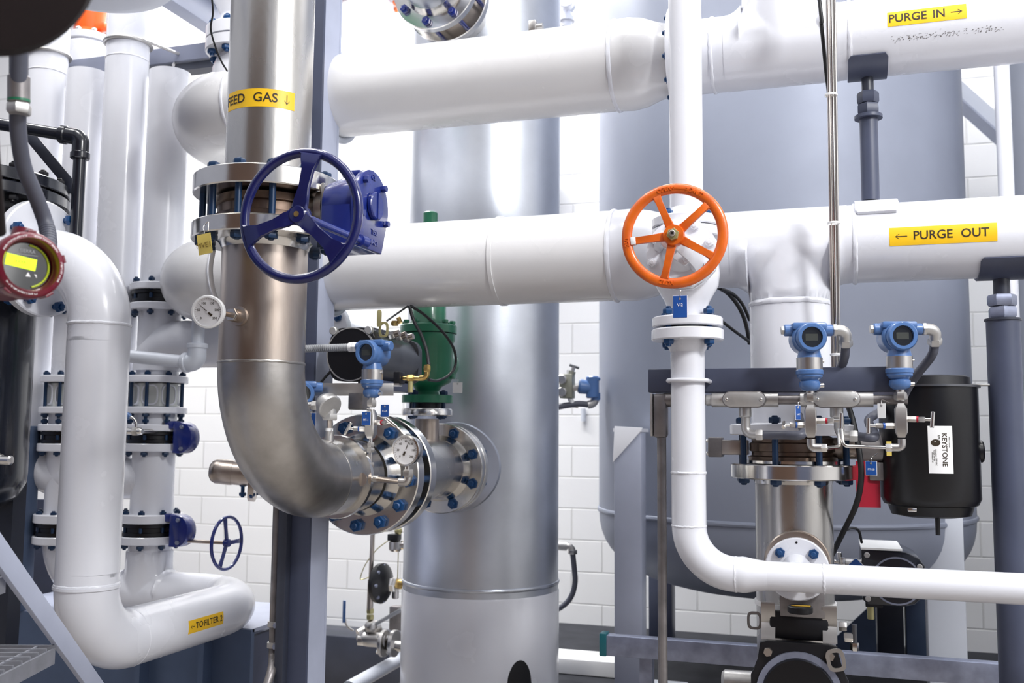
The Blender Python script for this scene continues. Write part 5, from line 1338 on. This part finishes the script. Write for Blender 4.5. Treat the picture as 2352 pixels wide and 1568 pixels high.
t.part('pipe_stub', B().cyl(Q(1262, 1252), Q(1302, 1254), .020, n=18), 'zinc'); t.part('elbow', B().tube(bend([Q(1302, 1254), Q(1315, 1254), Q(1315, 1268)], .02, 6), .014, 14), 'plate'); t.part('nut', B().hexa(Q(1315, 1272), Z, .022, .02), 'plate')
t.part('tube', B().tube(spline([Q(1315, 1268), Q(1319, 1305), Q(1321, 1335), Q(1314, 1365), Q(1298, 1387), Q(1270, 1405)]), .0125, 14), 'hose')
# bits at top right: brace and back frame
a, c = P(2190, 200, 5.6), P(2330, 325, 5.6)
t = Thing('brace_beam', 'pale grey slanting brace beam at top right between tank and edge', 'beam', a)
t.part('beam', B().bar(a-(c-a)*.5, c+(c-a)*.3, .06, .085, Z), 'tank2'); t.part('lower_flange', B().bar(a-(c-a)*.5-Z*.07, c+(c-a)*.3-Z*.07, .10, .012, Z), 'framel')
# ================================================================== left: filter pipe
FV = P(214, 1050, 2.74); r6 = .084
def vz(y): return VZ(FV, y).z
def va(z): return V((FV.x, FV.y, z))
zA = vz(586); zB = vz(1492)
t = Thing('filter_pipe', 'fat white pipe at left with elbows top and bottom and the TO FILTER 2 sticker', 'pipe', va(zB-r6))
DX = .205
top = [va(zA)-X*DX, va(zA), va(zA-.25)]
t.part('elbow', B().tube(bend(top, .20, 20), r6, 56), 'white')
BY = V((FV.x, FV.y+.85, zB))
CXp = along(BY, -X, x=340)          # lower tee under the valve stack
t.part('pipe_run', B().cyl(va(zA-.24), va(zB+.2), r6, n=56), 'white')
lowp = [va(zB+.21), va(zB), va(zB)+Y*.85, CXp-X*.0+X*.10]
t.part('elbow', B().tube(bend(lowp, [.172, .225], 18), r6, 56), 'white')
t.weld((va(zA-.2), Z, r6, .0042), (va(zB+.178), Z, r6, .004), (va(zB)+Y*.175, Y, r6, .0022))
t.part('slip_ring', B().lathe(va(zB+.168), Z, [(0, r6), (0, r6+.0045), (.008, r6+.0045), (.008, r6)], 56), 'white')
t.part('disc_flange', B().lathe(va(zA)-X*(DX-.002), -X, [(0, .02), (0, .166), (.004, .170), (.026, .170), (.030, .166), (.030, .02)], 64), 'white', 'round white flange with blue bolts')
t.bolts(va(zA)-X*(DX+.018), X, .143, 8, .062, .0165, 'bolt', .30)
so = va(zB)+Y*.44
st = t.part('sticker', wrap(so, Y, r6, PI-.02, .180, .040, .0008), 'yellow', 'yellow TO FILTER 2 sticker')
cyl_text(t, 'TO', .026, so, PI-.02, -.037, r6, Y, under=st); cyl_text(t, 'FILTER', .026, so, PI-.02, .024, r6, Y, under=st); cyl_text(t, '2', .026, so, PI-.02, .077, r6, Y, under=st)
arrow(t, so, Y, r6, PI-.02, -.072, .020, 'l', under=st, w=.0020, hd=.007)
# black vessel it hangs on
VX = va(zA)-X*(DX+.03)
vc = V((VX.x-.275, VX.y, 0))
zv = lambda y: VZ(V((vc.x+.2, vc.y, 1)), y).z
t = Thing('filter_vessel', 'black filter vessel with a bolted lid, cut by the left edge', 'vessel', V((vc.x, vc.y, zv(1190))))
vb = zv(1185)
t.part('shell', B().lathe(V((vc.x, vc.y, vb)), Z, [(0, .001), (.006, .09), (.022, .15), (.05, .185), (.09, .203), (.12, .205), (zv(470)-vb, .205)], 72), 'navy')
zl = zv(462)
t.part('vessel_flange', B().cyl(V((vc.x, vc.y, zl)), V((vc.x, vc.y, zl+.034)), .285, n=72, bev=.003), 'navy')
t.part('lid', B().lathe(V((vc.x, vc.y, zl+.040)), Z, [(0, .2), (0, .282), (.003, .285), (.031, .285), (.034, .282), (.036, .18), (.06, .12), (.068, .001)], 72), 'navy')
t.bolts(V((vc.x, vc.y, zl+.037)), Z, .258, 16, .076, .016, 'blackm', .1)
t.part('nozzle', B().cyl(V((vc.x+.15, vc.y, VX.z)), VX+X*.002, .085, n=40), 'navy')
for k in range(3):
    a = -1.2+k*2*PI/3
    t.part('leg', B().box(V((vc.x+.17*math.cos(a), vc.y+.17*math.sin(a), (vb+.1)/2)), (.05, .05, vb+.1)), 'framed')
q = PY(12, 1056, vc.y-.20)
t.part('drain_plug', B().cyl(q-X*.05, q+X*.022, .012, n=18, bev=.004), 'bright'); t.part('drain_plug', B().cyl(q-X*.05+Z*.02, q-X*.005+Z*.004, .008, n=14), 'bright')
# ---- valve stacks behind
S1 = V((CXp.x, BY.y, 1)); r5 = .0775; SF = .1135
S2 = along(V((BY.x, BY.y, VZ(S1, 1050).z)), X, x=157); S2 = V((S2.x, BY.y, 1))
def szf(S):
    return lambda y: VZ(S, y).z
def stack(S, nm, low_y, where):
    zf_ = szf(S); A_ = lambda z: V((S.x, S.y, z))
    def wafer(y0, y1, label, gear, wheel=False):
        # butterfly valve body between rows y0 (upper) and y1 (lower)
        zz0, zz1 = zf_(y1), zf_(y0); g_ = zz1-zz0
        t = Thing('butterfly_valve', label, 'valve', A_(zz0), 'black butterfly valves of the white valve stacks')
        t.part('valve_body', B().lathe(A_(zz0), Z, [(0, .08), (.003, .104), (g_*.3, .104), (g_*.35, .096), (g_*.65, .096), (g_*.7, .104), (g_-.003, .104), (g_, .08)], 44), 'black')
        t.bolts(A_((zz0+zz1)/2), Z, .097, 8, g_+.062, .0125, 'boltd', .3)
        if gear:
            c = A_((zz0+zz1)/2)+X*.15+Y*-.03
            t.part('shaft_neck', B().cyl(A_((zz0+zz1)/2)+X*.09, c, .018, n=18), 'steelw')
            gpt = [(.052*math.cos(a), .058*math.sin(a)) for a in [PI/2-PI*i/14 for i in range(15)]]+[(-.030, -.058), (-.030, .058)]
            t.part('gearbox', B().prism(c+Y*.03, X, Z, gpt, .055, .006), 'blue', 'blue gearbox')
            t.part('gear_lug', B().box(c-X*.045+Z*.046, (.05, .045, .03), bev=.005), 'blue')
            for k in (-1, 1): t.part('gear_bolt', B().hexa(c+X*.012+Z*.040*k-Y*.024, -Y, .008, .01), 'galv')
            if wheel:
                w_ = V(along(c-Z*.036, X, x=521))
                t.part('wheel_shaft', B().cyl(c-Z*.036+X*.02, w_, .0065, n=14), 'steelw')
                hw = t.part('handwheel', B().torus(w_, X, .0925, .0062, 64, 12), 'blue', 'small blue three-spoke handwheel')
                t.part('hub', B().cyl(w_-X*.010, w_+X*.012, .014, n=20, bev=.002), 'blue', under=hw)
                for ang in (100, 0, 245):
                    a = math.radians(ang); d = Y*math.cos(a)+Z*math.sin(a); e = Z*math.cos(a)-Y*math.sin(a)
                    t.part('spoke', B().prism(w_-X*.003, d, e, [(.008, -.009), (.05, -.0055), (.090, -.010), (.090, .010), (.05, .0055), (.008, .009)], .006, .001), 'blue', under=hw)
        return t
    def fl(y0, y1): 
        return B().cyl(A_(zf_(y1)), A_(zf_(y0)), SF, n=48, bev=.003)
    t = Thing('valve_stack', nm+' white flanged pipe stack with sight glass, '+where, 'pipe', A_(zf_(1246)))
    # upper pipe
    t.part('pipe_run', B().cyl(A_(zf_(862)), A_(zf_(716)), r5, n=40), 'white')
    t.part('pipe_run', B().cyl(A_(zf_(660)), A_(zf_(168)), r5, n=40), 'white')
    for y0, y1 in ((655, 671), (700, 716), (864, 880), (935, 950), (975, 990), (1018, 1036)): t.part('flange', fl(y0, y1), 'white')
    t.part('pipe_run', B().cyl(A_(zf_(980)), A_(zf_(945)), r5, n=40), 'white')
    zt0, zt1 = zf_(1180), zf_(1030); zm = zf_(1100)
    t.part('tee_body', B().cyl(A_(zt0), A_(zt1), r5, n=40), 'white')
    t.part('flange', fl(1178, 1198), 'white'); t.part('flange', fl(1228, 1246), 'white')
    if low_y == 'elbow':
        t.part('elbow', B().tube(bend([A_(zf_(1240)), A_(zB), A_(zB)+X*(S1.x-S2.x-.09)], .19, 14), r5, 40), 'white')
    else:
        t.part('tee_body', tee_run(B(), A_(zB), Z, r5+.006, .05, X, 1.9, 60, 56), 'white', ang=60)
        t.part('pipe_run', B().cyl(A_(zB+.13), A_(zf_(1240)), r5, n=40), 'white')
        t.weld((A_(zB+.16), Z, r5, .002))
        ob = A_(zf_(792)); t.part('side_branch', B().tube(bend([ob-Z*.10, ob, ob+X*.60], .085, 10), r5+.012, 40), 'white', 'wide white side branch')
    sg = t.part('sight_glass', B().lathe(A_(zf_(936)), Z, [(0, .080), (.004, .092), (zf_(880)-zf_(936)-.004, .092), (zf_(880)-zf_(936), .080)], 8), 'clear', 'pale windowed sight glass body')
    for k in range(8):
        a = 2*PI*k/8+PI/8; d = X*math.cos(a)+Y*math.sin(a); e = Z.cross(d); hh_ = (zf_(880)-zf_(936))/2
        t.part('window_frame', eye(B(), A_(zf_(908))+d*.084, e, Z, .030, hh_*.82, .006, .005), 'white', under=sg)
    t.bolts(A_((zf_(864)+zf_(950))/2), Z, .097, 8, zf_(864)-zf_(950), .0125, 'boltd', .3)
    return wafer, A_, zf_
wf, A1, z1f = stack(S1, 'right-hand', 'tee', 'behind the fat white filter pipe')
wf(671, 700, 'black butterfly valve high on the right white stack, under the lower pipe bend', False)
wf(990, 1018, 'middle black butterfly valve of the right white stack with a blue gearbox', True)
wf(1198, 1228, 'lowest black butterfly valve of the right white stack, with small blue handwheel', True, True)
wf, A2, z2f = stack(S2, 'left-hand', 'elbow', 'mostly hidden by the fat white filter pipe')
wf(671, 700, 'black butterfly valve high on the left white stack, hidden behind the filter pipe flange', False)
wf(990, 1018, 'middle black butterfly valve of the left white stack, left of the fat filter pipe', False)
wf(1198, 1228, 'lowest black butterfly valve of the left white stack, left of the fat filter pipe', False)
# cross pipe with the two risers
zm = VZ(S1, 1100).z
R2 = along(V((S1.x, S1.y, zm)), -X, x=58)
R2 = V((R2.x, S1.y, zm))
t = Thing('riser_pipe', 'white riser at far left that bends right into the two valve stacks', 'pipe', R2)
t.part('pipe_run', B().tube(bend([R2+Z*3.2, R2, V((S1.x-.02, S1.y, zm))], .19, 16), r5, 44), 'white')
zc_ = VZ(R2, 128).z
t.part('pipe_clamp', B().torus(V((R2.x, R2.y, zc_)), Z, r5+.006, .007, 48, 10), 'zinc')
t.weld((V((R2.x, R2.y, VZ(R2, 170).z)), Z, r5, .003), (V((S1.x-.16, S1.y, zm)), X, r5, .002))
R1 = along(V((S1.x, S1.y-.02, VZ(S1, 300).z)), X, x=285); R1 = V((R1.x, S1.y-.02, zm))
t = Thing('riser_pipe', 'bright white riser beside the black pipe elbow, clamped to the grey beam', 'pipe', R1)
t.part('pipe_run', B().cyl(R1, R1+Z*3.2, r5+.004, n=44), 'white')
zc_ = VZ(R1, 103).z
t.part('pipe_clamp', B().torus(V((R1.x, R1.y, zc_)), Z, r5+.010, .007, 48, 10), 'zinc')
for sx in (1,):
    t.part('clamp_rod', B().cyl(V((R1.x+.09, R1.y-.03, zc_)), V((R1.x+.135, R1.y+.14, zc_)), .006, n=12), 'zinc')
t.weld((V((R1.x, R1.y, VZ(R1, 140).z)), Z, r5+.004, .003))
# grey cross beam and the diagonal one
bY = S1.y+.13
e0, e1 = PY(128, 150, bY), PY(560, 112, bY)
zt_ = PY(420, 104, bY).z; zb_ = PY(420, 160, bY).z
t = Thing('cross_beam', 'dark blue-grey channel beam crossing behind the white risers at top left', 'beam', V((e0.x, bY, zb_)))
mx = (e0.x+e1.x)/2; lx = e1.x-e0.x
t.part('web', B().box(V((mx, bY, (zt_*.62+zb_*.38))), (lx, .03, (zt_-zb_)*.62)), 'framem')
t.part('lower_flange', B().box(V((mx, bY+.03, zb_+.012)), (lx, .06, .030)), 'framed')
for px in (205, 400): 
    c = PY(px, 172 if px == 205 else 146, bY-.02); t.part('beam_bolt', B().cyl(c, c+X*.02-Y*.03-Z*.02, .006, n=12), 'zinc')
d0 = P(495, 52, 3.95); d1 = d0-Y*2.2
t = Thing('roof_beam', 'pale grey beam running from the top edge back to the dark cross beam', 'beam', d0)
t.part('beam', B().bar(d0, V((d1.x, d1.y, d0.z)), .07, .10, Z, .003), 'framel')
t.part('upper_angle', B().bar(d0+Z*.055+X*.03, V((d1.x, d1.y, d0.z))+Z*.055+X*.03, .06, .010, Z), 'tank2')
# white flanged branch on top of the upper purge bend, left of the feed pipe
q = along(PIC, X, x=548)
zq = lambda y: VZ(q, y).z
t = Thing('white_pipe', 'white flanged pipe with blue bolts rising left of the feed gas pipe top', 'pipe', q)
def qa(y): return V((q.x, q.y, zq(y)))
t.part('branch', B().lathe(q, Z, [(0, .09), (RB-.01, .095), (RB+.04, .078), (zq(145)-q.z, .076)], 44), 'white')
t.part('flange', B().lathe(qa(128), Z, [(0, .08), (0, .116), (.004, .120), (zq(104)-zq(128), .120), (zq(104)-zq(128), .05)], 56), 'white')
t.part('flange', B().lathe(qa(100), Z, [(0, .05), (0, .120), (zq(74)-zq(100), .120), (zq(74)-zq(100)+.003, .116), (zq(74)-zq(100)+.003, .09), (zq(60)-zq(100), .078), (zq(40)-zq(100), .072), (zq(0)-zq(100), .105), (.8, .105)], 56), 'white')
t.bolts(V((q.x, q.y, (zq(128)+zq(72))/2)), Z, .099, 8, zq(72)-zq(128), .016, 'bolt', .1)
pts = [P(486, -10, 2.9), P(489, 30, 2.95), P(484, 66, 3.0), P(494, 105, 3.05), P(508, 140, 3.1), P(522, 163, 3.15)]
solo('cable', B().tube(spline(pts), .0030, 10), 'rubber', 'thin black wire dangling across the white flange left of the feed pipe', 'cable', pts[-1])
# white dome whose underside shows at the top edge
c = P(205, -66, 3.3)
t = Thing('dish_lamp', 'shallow white dish whose underside shows at the top left edge', 'lamp', c)
t.part('dish', B().lathe(c, Z, [(-.05, .001), (-.048, .20), (-.03, .265), (-.02, .275), (0, .275), (.08, .2), (.1, .05)], 64), 'tank2')
t.part('rim', B().torus(c-Z*.012, Z, .277, .006, 64, 8), 'framel')
t.part('stem', B().cyl(c+Z*.08, c+Z*.9, .02), 'white')
# orange actuator and white valve body far behind
c = P(205, 58, 4.7)
t = Thing('control_valve', 'white valve with an orange-red bonnet peeking under the dish at top left', 'valve', c-Z*.2)
t.part('bonnet', B().lathe(c-Z*.06, Z, [(0, .075), (.03, .058), (.08, .07), (.2, .082), (.21, .001)], 36), 'ored', 'orange-red bonnet')
t.part('yoke', B().box(c+X*.03-Z*.02, (.16, .05, .03), bev=.006), 'ored'); t.part('flange', B().cyl(c-Z*.10, c-Z*.062, .11, n=40, bev=.004), 'white')
t.part('body', B().lathe(c-Z*.40, Z, [(0, .06), (.06, .10), (.2, .12), (.30, .10)], 40), 'white')
t.bolts(c-Z*.085, Z, .09, 8, .05, .013, 'zinc', .2)
t.part('neck', B().cyl(c-X*.12-Z*.02, c-X*.05-Z*.02, .05, n=24), 'white')
# thin grey pipe with an elbow right of the fat pipe
g0, g1 = P(270, 815, 3.45), P(436, 832, 3.45)
t = Thing('grey_pipe', 'slim pale grey pipe with a screwed elbow between the fat pipe and the steel pipe', 'pipe', g1)
g2 = P(452, 833, 3.45)
t.part('tube', B().cyl(g0, g1, .0225, n=24), 'tank2')
t.part('elbow', B().tube(bend([g1-X*.02, g2, g2+Z*.055], .025, 8), .032, 24), 'tank2')
for o_, d_ in ((g1-X*.005, -X), (g2+Z*.05, Z)): t.part('elbow_collar', B().cyl(o_, o_+d_*.018, .036, n=28, bev=.003), 'tank2')
t.part('tube', B().cyl(g2+Z*.05, g2+Z*.30, .0225, n=24), 'tank2')
# little lever valve by the stack
q = P(312, 990, 3.40)
t = Thing('ball_valve', 'tiny steel ball valve with curved lever in front of the right white stack', 'valve', q)
t.part('body', B().cyl(q-X*.075, q+X*.028, .012, n=20, bev=.004), 'bright'); t.part('nut', B().hexa(q-X*.01, X, .017, .02), 'plate')
t.part('lever', B().tube(spline([q+Z*.008, q+Z*.030-X*.002, q+Z*.045-X*.014, q+Z*.050-X*.030]), .005, 10), 'bright'); t.part('lever_grip', B().ball(q+Z*.052-X*.040, .015, (1.2, .8, .9)), 'trans')
t.part('supply_pipe', B().cyl(q-X*.07, q-X*.07+Y*.22, .008, n=12), 'plate')
# ================================================================== black pipe with elbow and brace
k0, k1, k2 = P(-40, 279, 3.0), P(186, 316, 2.95), P(186, 520, 2.95)
k2 = V((k1.x, k1.y, VZ(k1, 560).z))
t = Thing('black_pipe', 'black screwed pipe with a square elbow at upper left', 'pipe', k1)
dk = (k1-k0).normalized()
t.part('tube', B().cyl(k0, k1-dk*.03, .0185, n=24), 'navy'); t.part('tube', B().cyl(k1-Z*.03, k2, .0185, n=24), 'navy')
t.part('elbow', B().tube(bend([k1-dk*.055, k1, k1-Z*.055], .022, 8), .0245, 24), 'navy')
for o_, d_ in ((k1-dk*.045, -dk), (k1-Z*.045, -Z)): t.part('elbow_collar', B().cyl(o_, o_+d_*.022, .028, n=28, bev=.003), 'navy')
solo('brace_strap', B().bar(P(50, 290, 3.05), P(175, 440, 3.05), .012, .034, Z, .002), 'framed', 'dark flat slanting strap below the black pipe elbow', 'strap', P(175, 440, 3.05))
# ================================================================== crimson flow transmitter, near the camera
cn = Matrix.Rotation(math.radians(-8), 3, 'Z') @ (X*.955-Y*.30).normalized()
c = P(68, 609, 1.60)
u, v, w = basis(cn)
t = Thing('flow_transmitter', 'crimson round-faced flow transmitter with a lit lime display at the left edge', 'transmitter', c-Z*.06)
hs = t.part('housing', B().lathe(c-w*.115, w, [(0, .02), (.003, .046), (.01, .050), (.085, .050), (.09, .046)], 56), 'crim')
cap = t.part('screw_cap', B().lathe(c-w*.030, w, [(0, .048), (.004, .0545), (.030, .0555), (.036, .053), (.038, .050), (.040, .0445), (.030, .040), (.013, .0395), (.012, .036)], 72), 'crim', 'notched crimson screw cap')
for k in range(5):
    a = math.radians(18+72*k); d = u*math.cos(a)+v*math.sin(a); e = w.cross(d)
    b = B(); b.prism(c-w*.024+d*.0535, e, w, [(-.0075, 0), (.0075, 0), (.0065, .028), (-.0065, .028)], .0045, .001); t.part('cap_lug', b, 'crim', under=cap)
t.part('window', B().cyl(c-w*.016, c-w*.0135, .0385, n=56), 'glass', 'dark round display window')
f = flatfn(c-w*.0135, u, v, .0008)
t.part('display', B().prism(c-w*.0135-u*.003+v*.005, u*.99-v*.12, v+u*.12, [(-.030, -.0095), (.018, -.0095), (.018, .0095), (-.030, .0095)], .0012), 'lime', 'lit lime-green display')
t.text('8.8 8.8', .006, flatfn(c-w*.0120+u*-.010+v*.006, u, v), 'limed', 'display_digits')
t.text('SIERRA', .0080, flatfn(c-w*.0130+v*.0245, u, v), 'hosel', 'lettering')
t.part('title_line', B().box(c-w*.0128+v*.0185, (.034, .0008, .0006), Matrix((u, v, w)).transposed()), 'hosel')
b = B(); vs = [b.bm.verts.new(c-w*.0126+u*x+v*y) for x, y in ((-.001, -.017), (.0075, -.017), (.003, -.0095))]; b.bm.faces.new(vs)
t.part('arrow_key', b, 'tagw'); b = B(); vs = [b.bm.verts.new(c-w*.0126+u*x+v*y) for x, y in ((.0125, -.012), (.017, -.0185), (.0165, -.0125))]; b.bm.faces.new(vs); t.part('arrow_key', b, 'tagw')
t.part('seal_ring', B().torus(c-w*.0125, w, .0350, .0018, 64, 8, 1, -1.3, 1.5), 'limed', 'lime rim inside the window')
for s_, a_ in (('EXPLOSION-PROOF', 2.25), ('KEEP TIGHT WHEN', 1.05), ('CIRCUIT ALIVE', -.15), ('CLASS I GROUPS B C D', -1.9)):
    t.text(s_, .0052, arcfn(c+w*.0088, u, v, .0472, a_, .0004), 'tagw', 'cap_lettering')
nk = c-w*.07
t.part('neck', B().cyl(c-w*.11, c-w*.30, .024, n=32), 'maroon'); t.part('conduit_hub', B().cyl(nk+Z*.03+Y*.01, nk+Z*.07+Y*.02, .020, n=28), 'crim')
# the hose from above
pts = [P(46, 60, 1.62), P(44, 140, 1.64), P(42, 230, 1.66), P(42, 300, 1.68), P(54, 380, 1.71), P(82, 450, 1.74), P(104, 510, 1.76), P(112, 555, 1.74), P(100, 590, 1.70), nk+Z*.066+Y*.019]
t = Thing('hose', 'dark grey ribbed hose dropping behind the crimson transmitter', 'hose', pts[4])
sp_ = spline(pts, 14)
t.part('tube', B().tube(sp_, .0135, 22), 'hose')
for k in range(88, 122, 2):
    d_ = (sp_[min(k+1, len(sp_)-1)]-sp_[k-1]) if k < len(sp_)-1 else None
    if d_ is not None and d_.length > 0: t.part('rib', B().torus(sp_[k], d_, .0134, .0008, 24, 6), 'hose')
z_ = lambda y: P(43, y, 1.655)
t.part('coupling', B().cyl(z_(236), z_(174), .0178, n=28, bev=.002), 'condu'); t.part('coupling', B().cyl(z_(174), z_(60), .0150, n=28), 'hose')
t.part('green_ring', B().cyl(z_(234), z_(228), .0181, n=28), 'green'); t.part('gland_nut', B().hexa(z_(262), Z, .0200, .018), 'zinc')
# dark maroon shape right at the lens corner
c = P(-62, -150, 1.05)
t = Thing('flow_transmitter', 'dark maroon instrument housing cutting the top left corner, very near', 'transmitter', c)
ax = (RT*.55-FW*.35-Z*.45).normalized()
t.part('housing', B().lathe(c-ax*.13, ax, [(0, .06), (.01, .095), (.03, .107), (.20, .107), (.22, .09), (.225, .001)], 56), 'maroon')
t.part('neck', B().cyl(c, P(-3, 532, 1.42), .010, n=20), 'maroon')
# ================================================================== stairs and left skid
s0, s1 = P(0, 1270, 1.95), P(212, 1568, 2.42)
ds = (s1-s0); a_, b_ = s0-ds*.55, s0+ds*1.75
t = Thing('stair', 'steel stair with grated treads and a sloping pale stringer, bottom left', 'stair', V((b_.x, b_.y, 0)))
nn = ds.cross(Z).normalized()
t.part('stringer', B().bar(a_, b_, .010, .150, Z.cross(nn).cross(nn)*-1 if False else Z).mesh('stringer', M['framel'], t.loc) if False else B().bar(a_, b_, .012, .050, Z, .001), 'framel', 'pale sloping stringer')
t.part('stringer_web', B().bar(a_-Z*.0-nn*.012 if False else a_, b_, .007, .046, Z), 'framed')
hd = V((ds.x, ds.y, 0)).normalized(); lf = Z.cross(hd)        # along the stair, to the left
for k, (px, py, dd, w_) in enumerate(((136, 1502, 2.20, .27), (24, 1337, 2.0, .26))):
    A_ = P(px, py, dd)-Z*.004; Cn = A_-hd*w_
    tr = t.part('tread', B().bar(A_+lf*.012, Cn+lf*.012, .006, .034, Z), 'grate', 'grated steel tread')
    for i in range(8):
        p_ = A_-hd*(w_*i/7); t.part('bearing_bar', B().bar(p_+lf*.012+Z*.012, p_+lf*.7+Z*.012, .0045, .024, Z), 'grate', under=tr)
    for i in range(7):
        p_ = A_+lf*(.05+.10*i); t.part('cross_rod', B().cyl(p_+Z*.020, p_-hd*w_+Z*.020, .003, n=8), 'grate', under=tr)
    t.part('nosing', B().bar(Cn+lf*.012, Cn+lf*.7, .012, .04, Z), 'grate', under=tr)
# left-hand skid box under the stacks
yk = BY.y-.10
xr = PY(577, 1450, yk).x; xl = PY(-60, 1450, yk).x; zt_ = PY(570, 1446, yk).z
t = Thing('skid_frame', 'blue-painted steel skid box under the fat white pipe, lower left', 'skid', V(((xl+xr)/2, yk, 0)))
t.part('front_panel', B().box(V(((xl+xr)/2, yk+.01, zt_/2)), (xr-xl, .02, zt_)), 'skid')
t.part('top_plate', B().box(V(((xl+xr)/2, yk+.25, zt_-.004)), (xr-xl, .48, .012)), 'framel')
t.part('right_panel', B().box(V((xr-.01, yk+.25, zt_/2-.01)), (.02, .46, zt_-.03)), 'frame')
for px in (474, 330): 
    p = PY(px, 1480, yk-.02); t.part('stiffener', B().box(V((p.x, yk-.02, zt_/2)), (.022, .06, zt_)), 'skid')
t.part('lower_plate', B().box(V(((xl+xr)/2, yk-.20, .012)), (xr-xl+.1, .5, .024)), 'framel')
p = PY(58, 1150, yk+.02)
zt2 = VZ(p, 978).z
t.part('post', B().box(V((p.x, yk+.02, (zt2+zt_)/2)), (.062, .06, zt2-zt_), bev=.003), 'skid')
t.part('stack_shoe', B().box(V((S1.x, S1.y, (zB-r5+zt_)/2)), (.10, .10, zB-r5-zt_+.01)), 'framel')
# dark cabinet side behind the vessel
p = PY(95, 1250, S1.y+.30)
solo('cabinet', B().box(V((p.x-.12, S1.y+.36, .75)), (.42, .02, 1.5-.2)), 'frame', 'dark blue-grey cabinet standing behind the left white stack', 'cabinet', V((p.x, S1.y+.36, .1)))
# ================================================================== light
w = bpy.data.worlds.new('room_light'); SC.world = w; w.use_nodes = True
nt = w.node_tree; bg = nt.nodes['Background']
tc = nt.nodes.new('ShaderNodeTexCoord'); sp = nt.nodes.new('ShaderNodeSeparateXYZ'); rp = nt.nodes.new('ShaderNodeValToRGB')
nt.links.new(tc.outputs['Generated'], sp.inputs[0]); 
mr = nt.nodes.new('ShaderNodeMapRange'); mr.inputs['From Min'].default_value = -1; nt.links.new(sp.outputs['Z'], mr.inputs['Value'])
nt.links.new(mr.outputs['Result'], rp.inputs['Fac']); nt.links.new(rp.outputs['Color'], bg.inputs['Color'])
cr = rp.color_ramp
cr.elements[0].position = .36; cr.elements[0].color = (.06, .08, .16, 1)
cr.elements[1].position = .75; cr.elements[1].color = (1.0, 1.02, 1.10, 1)
e = cr.elements.new(.52); e.color = (.23, .26, .39, 1)
bg.inputs['Strength'].default_value = .62
def area(name, loc, target, sx, sy_, power, col=(1, 1, 1), spread=180):
    l = bpy.data.lights.new(name, 'AREA'); l.shape = 'RECTANGLE'; l.size = sx; l.size_y = sy_; l.energy = power; l.color = col; l.spread = math.radians(spread)
    o = bpy.data.objects.new(name, l); COL.objects.link(o); o.location = loc
    o.rotation_euler = (V(target)-V(loc)).to_track_quat('-Z', 'Y').to_euler(); return o
area('ceiling_and_fill_lamp', (-2.8, 4.9, 5.4), (-2.7, 5.4, 2.0), 3.4, .7, 330, (1, .99, .97))
area('ceiling_and_fill_lamp', (.8, 4.7, 5.6), (.8, 5.3, 2.2), 3.4, .7, 330, (1, .99, .97))
area('ceiling_and_fill_lamp', (-2.6, 2.0, 4.9), (-2.2, 3.0, 1.4), 2.4, .5, 75, (1, .99, .97))
area('ceiling_and_fill_lamp', (.2, 1.9, 4.9), (.2, 2.8, 1.4), 2.4, .5, 52, (1, .99, .97))
area('ceiling_and_fill_lamp', (3.4, .2, 3.6), (-.6, 2.8, 1.6), 1.6, 2.2, 30)  # no real fixture: broad fill added for bright reflections on the steel pipes
area('ceiling_and_fill_lamp', (2.0, .4, 4.2), (.6, 2.6, 1.3), .5, .5, 92)
area('ceiling_and_fill_lamp', (3.6, .6, 5.2), (4.7, .8, 1.8), .5, 3.0, 130)  # added wash light, brightens the unseen right wall so the steel mirrors it
SC.view_settings.view_transform = 'Standard'; SC.view_settings.look = 'None'; SC.view_settings.gamma = 1
SC.view_settings.exposure = .05; SC.view_settings.use_curve_mapping = False
# ================================================================== camera
cd = bpy.data.cameras.new('camera'); cam = bpy.data.objects.new('camera', cd); COL.objects.link(cam)
cd.sensor_width = 36; cd.sensor_fit = 'HORIZONTAL'; cd.lens = FPX/2352*36; cd.clip_start = .05
cam.matrix_world = Matrix(((RT.x, UP.x, -FW.x, EYE.x), (RT.y, UP.y, -FW.y, EYE.y), (RT.z, UP.z, -FW.z, EYE.z), (0, 0, 0, 1)))
cd.dof.use_dof = True; cd.dof.focus_distance = 2.55; cd.dof.aperture_fstop = 4.5
SC.camera = cam
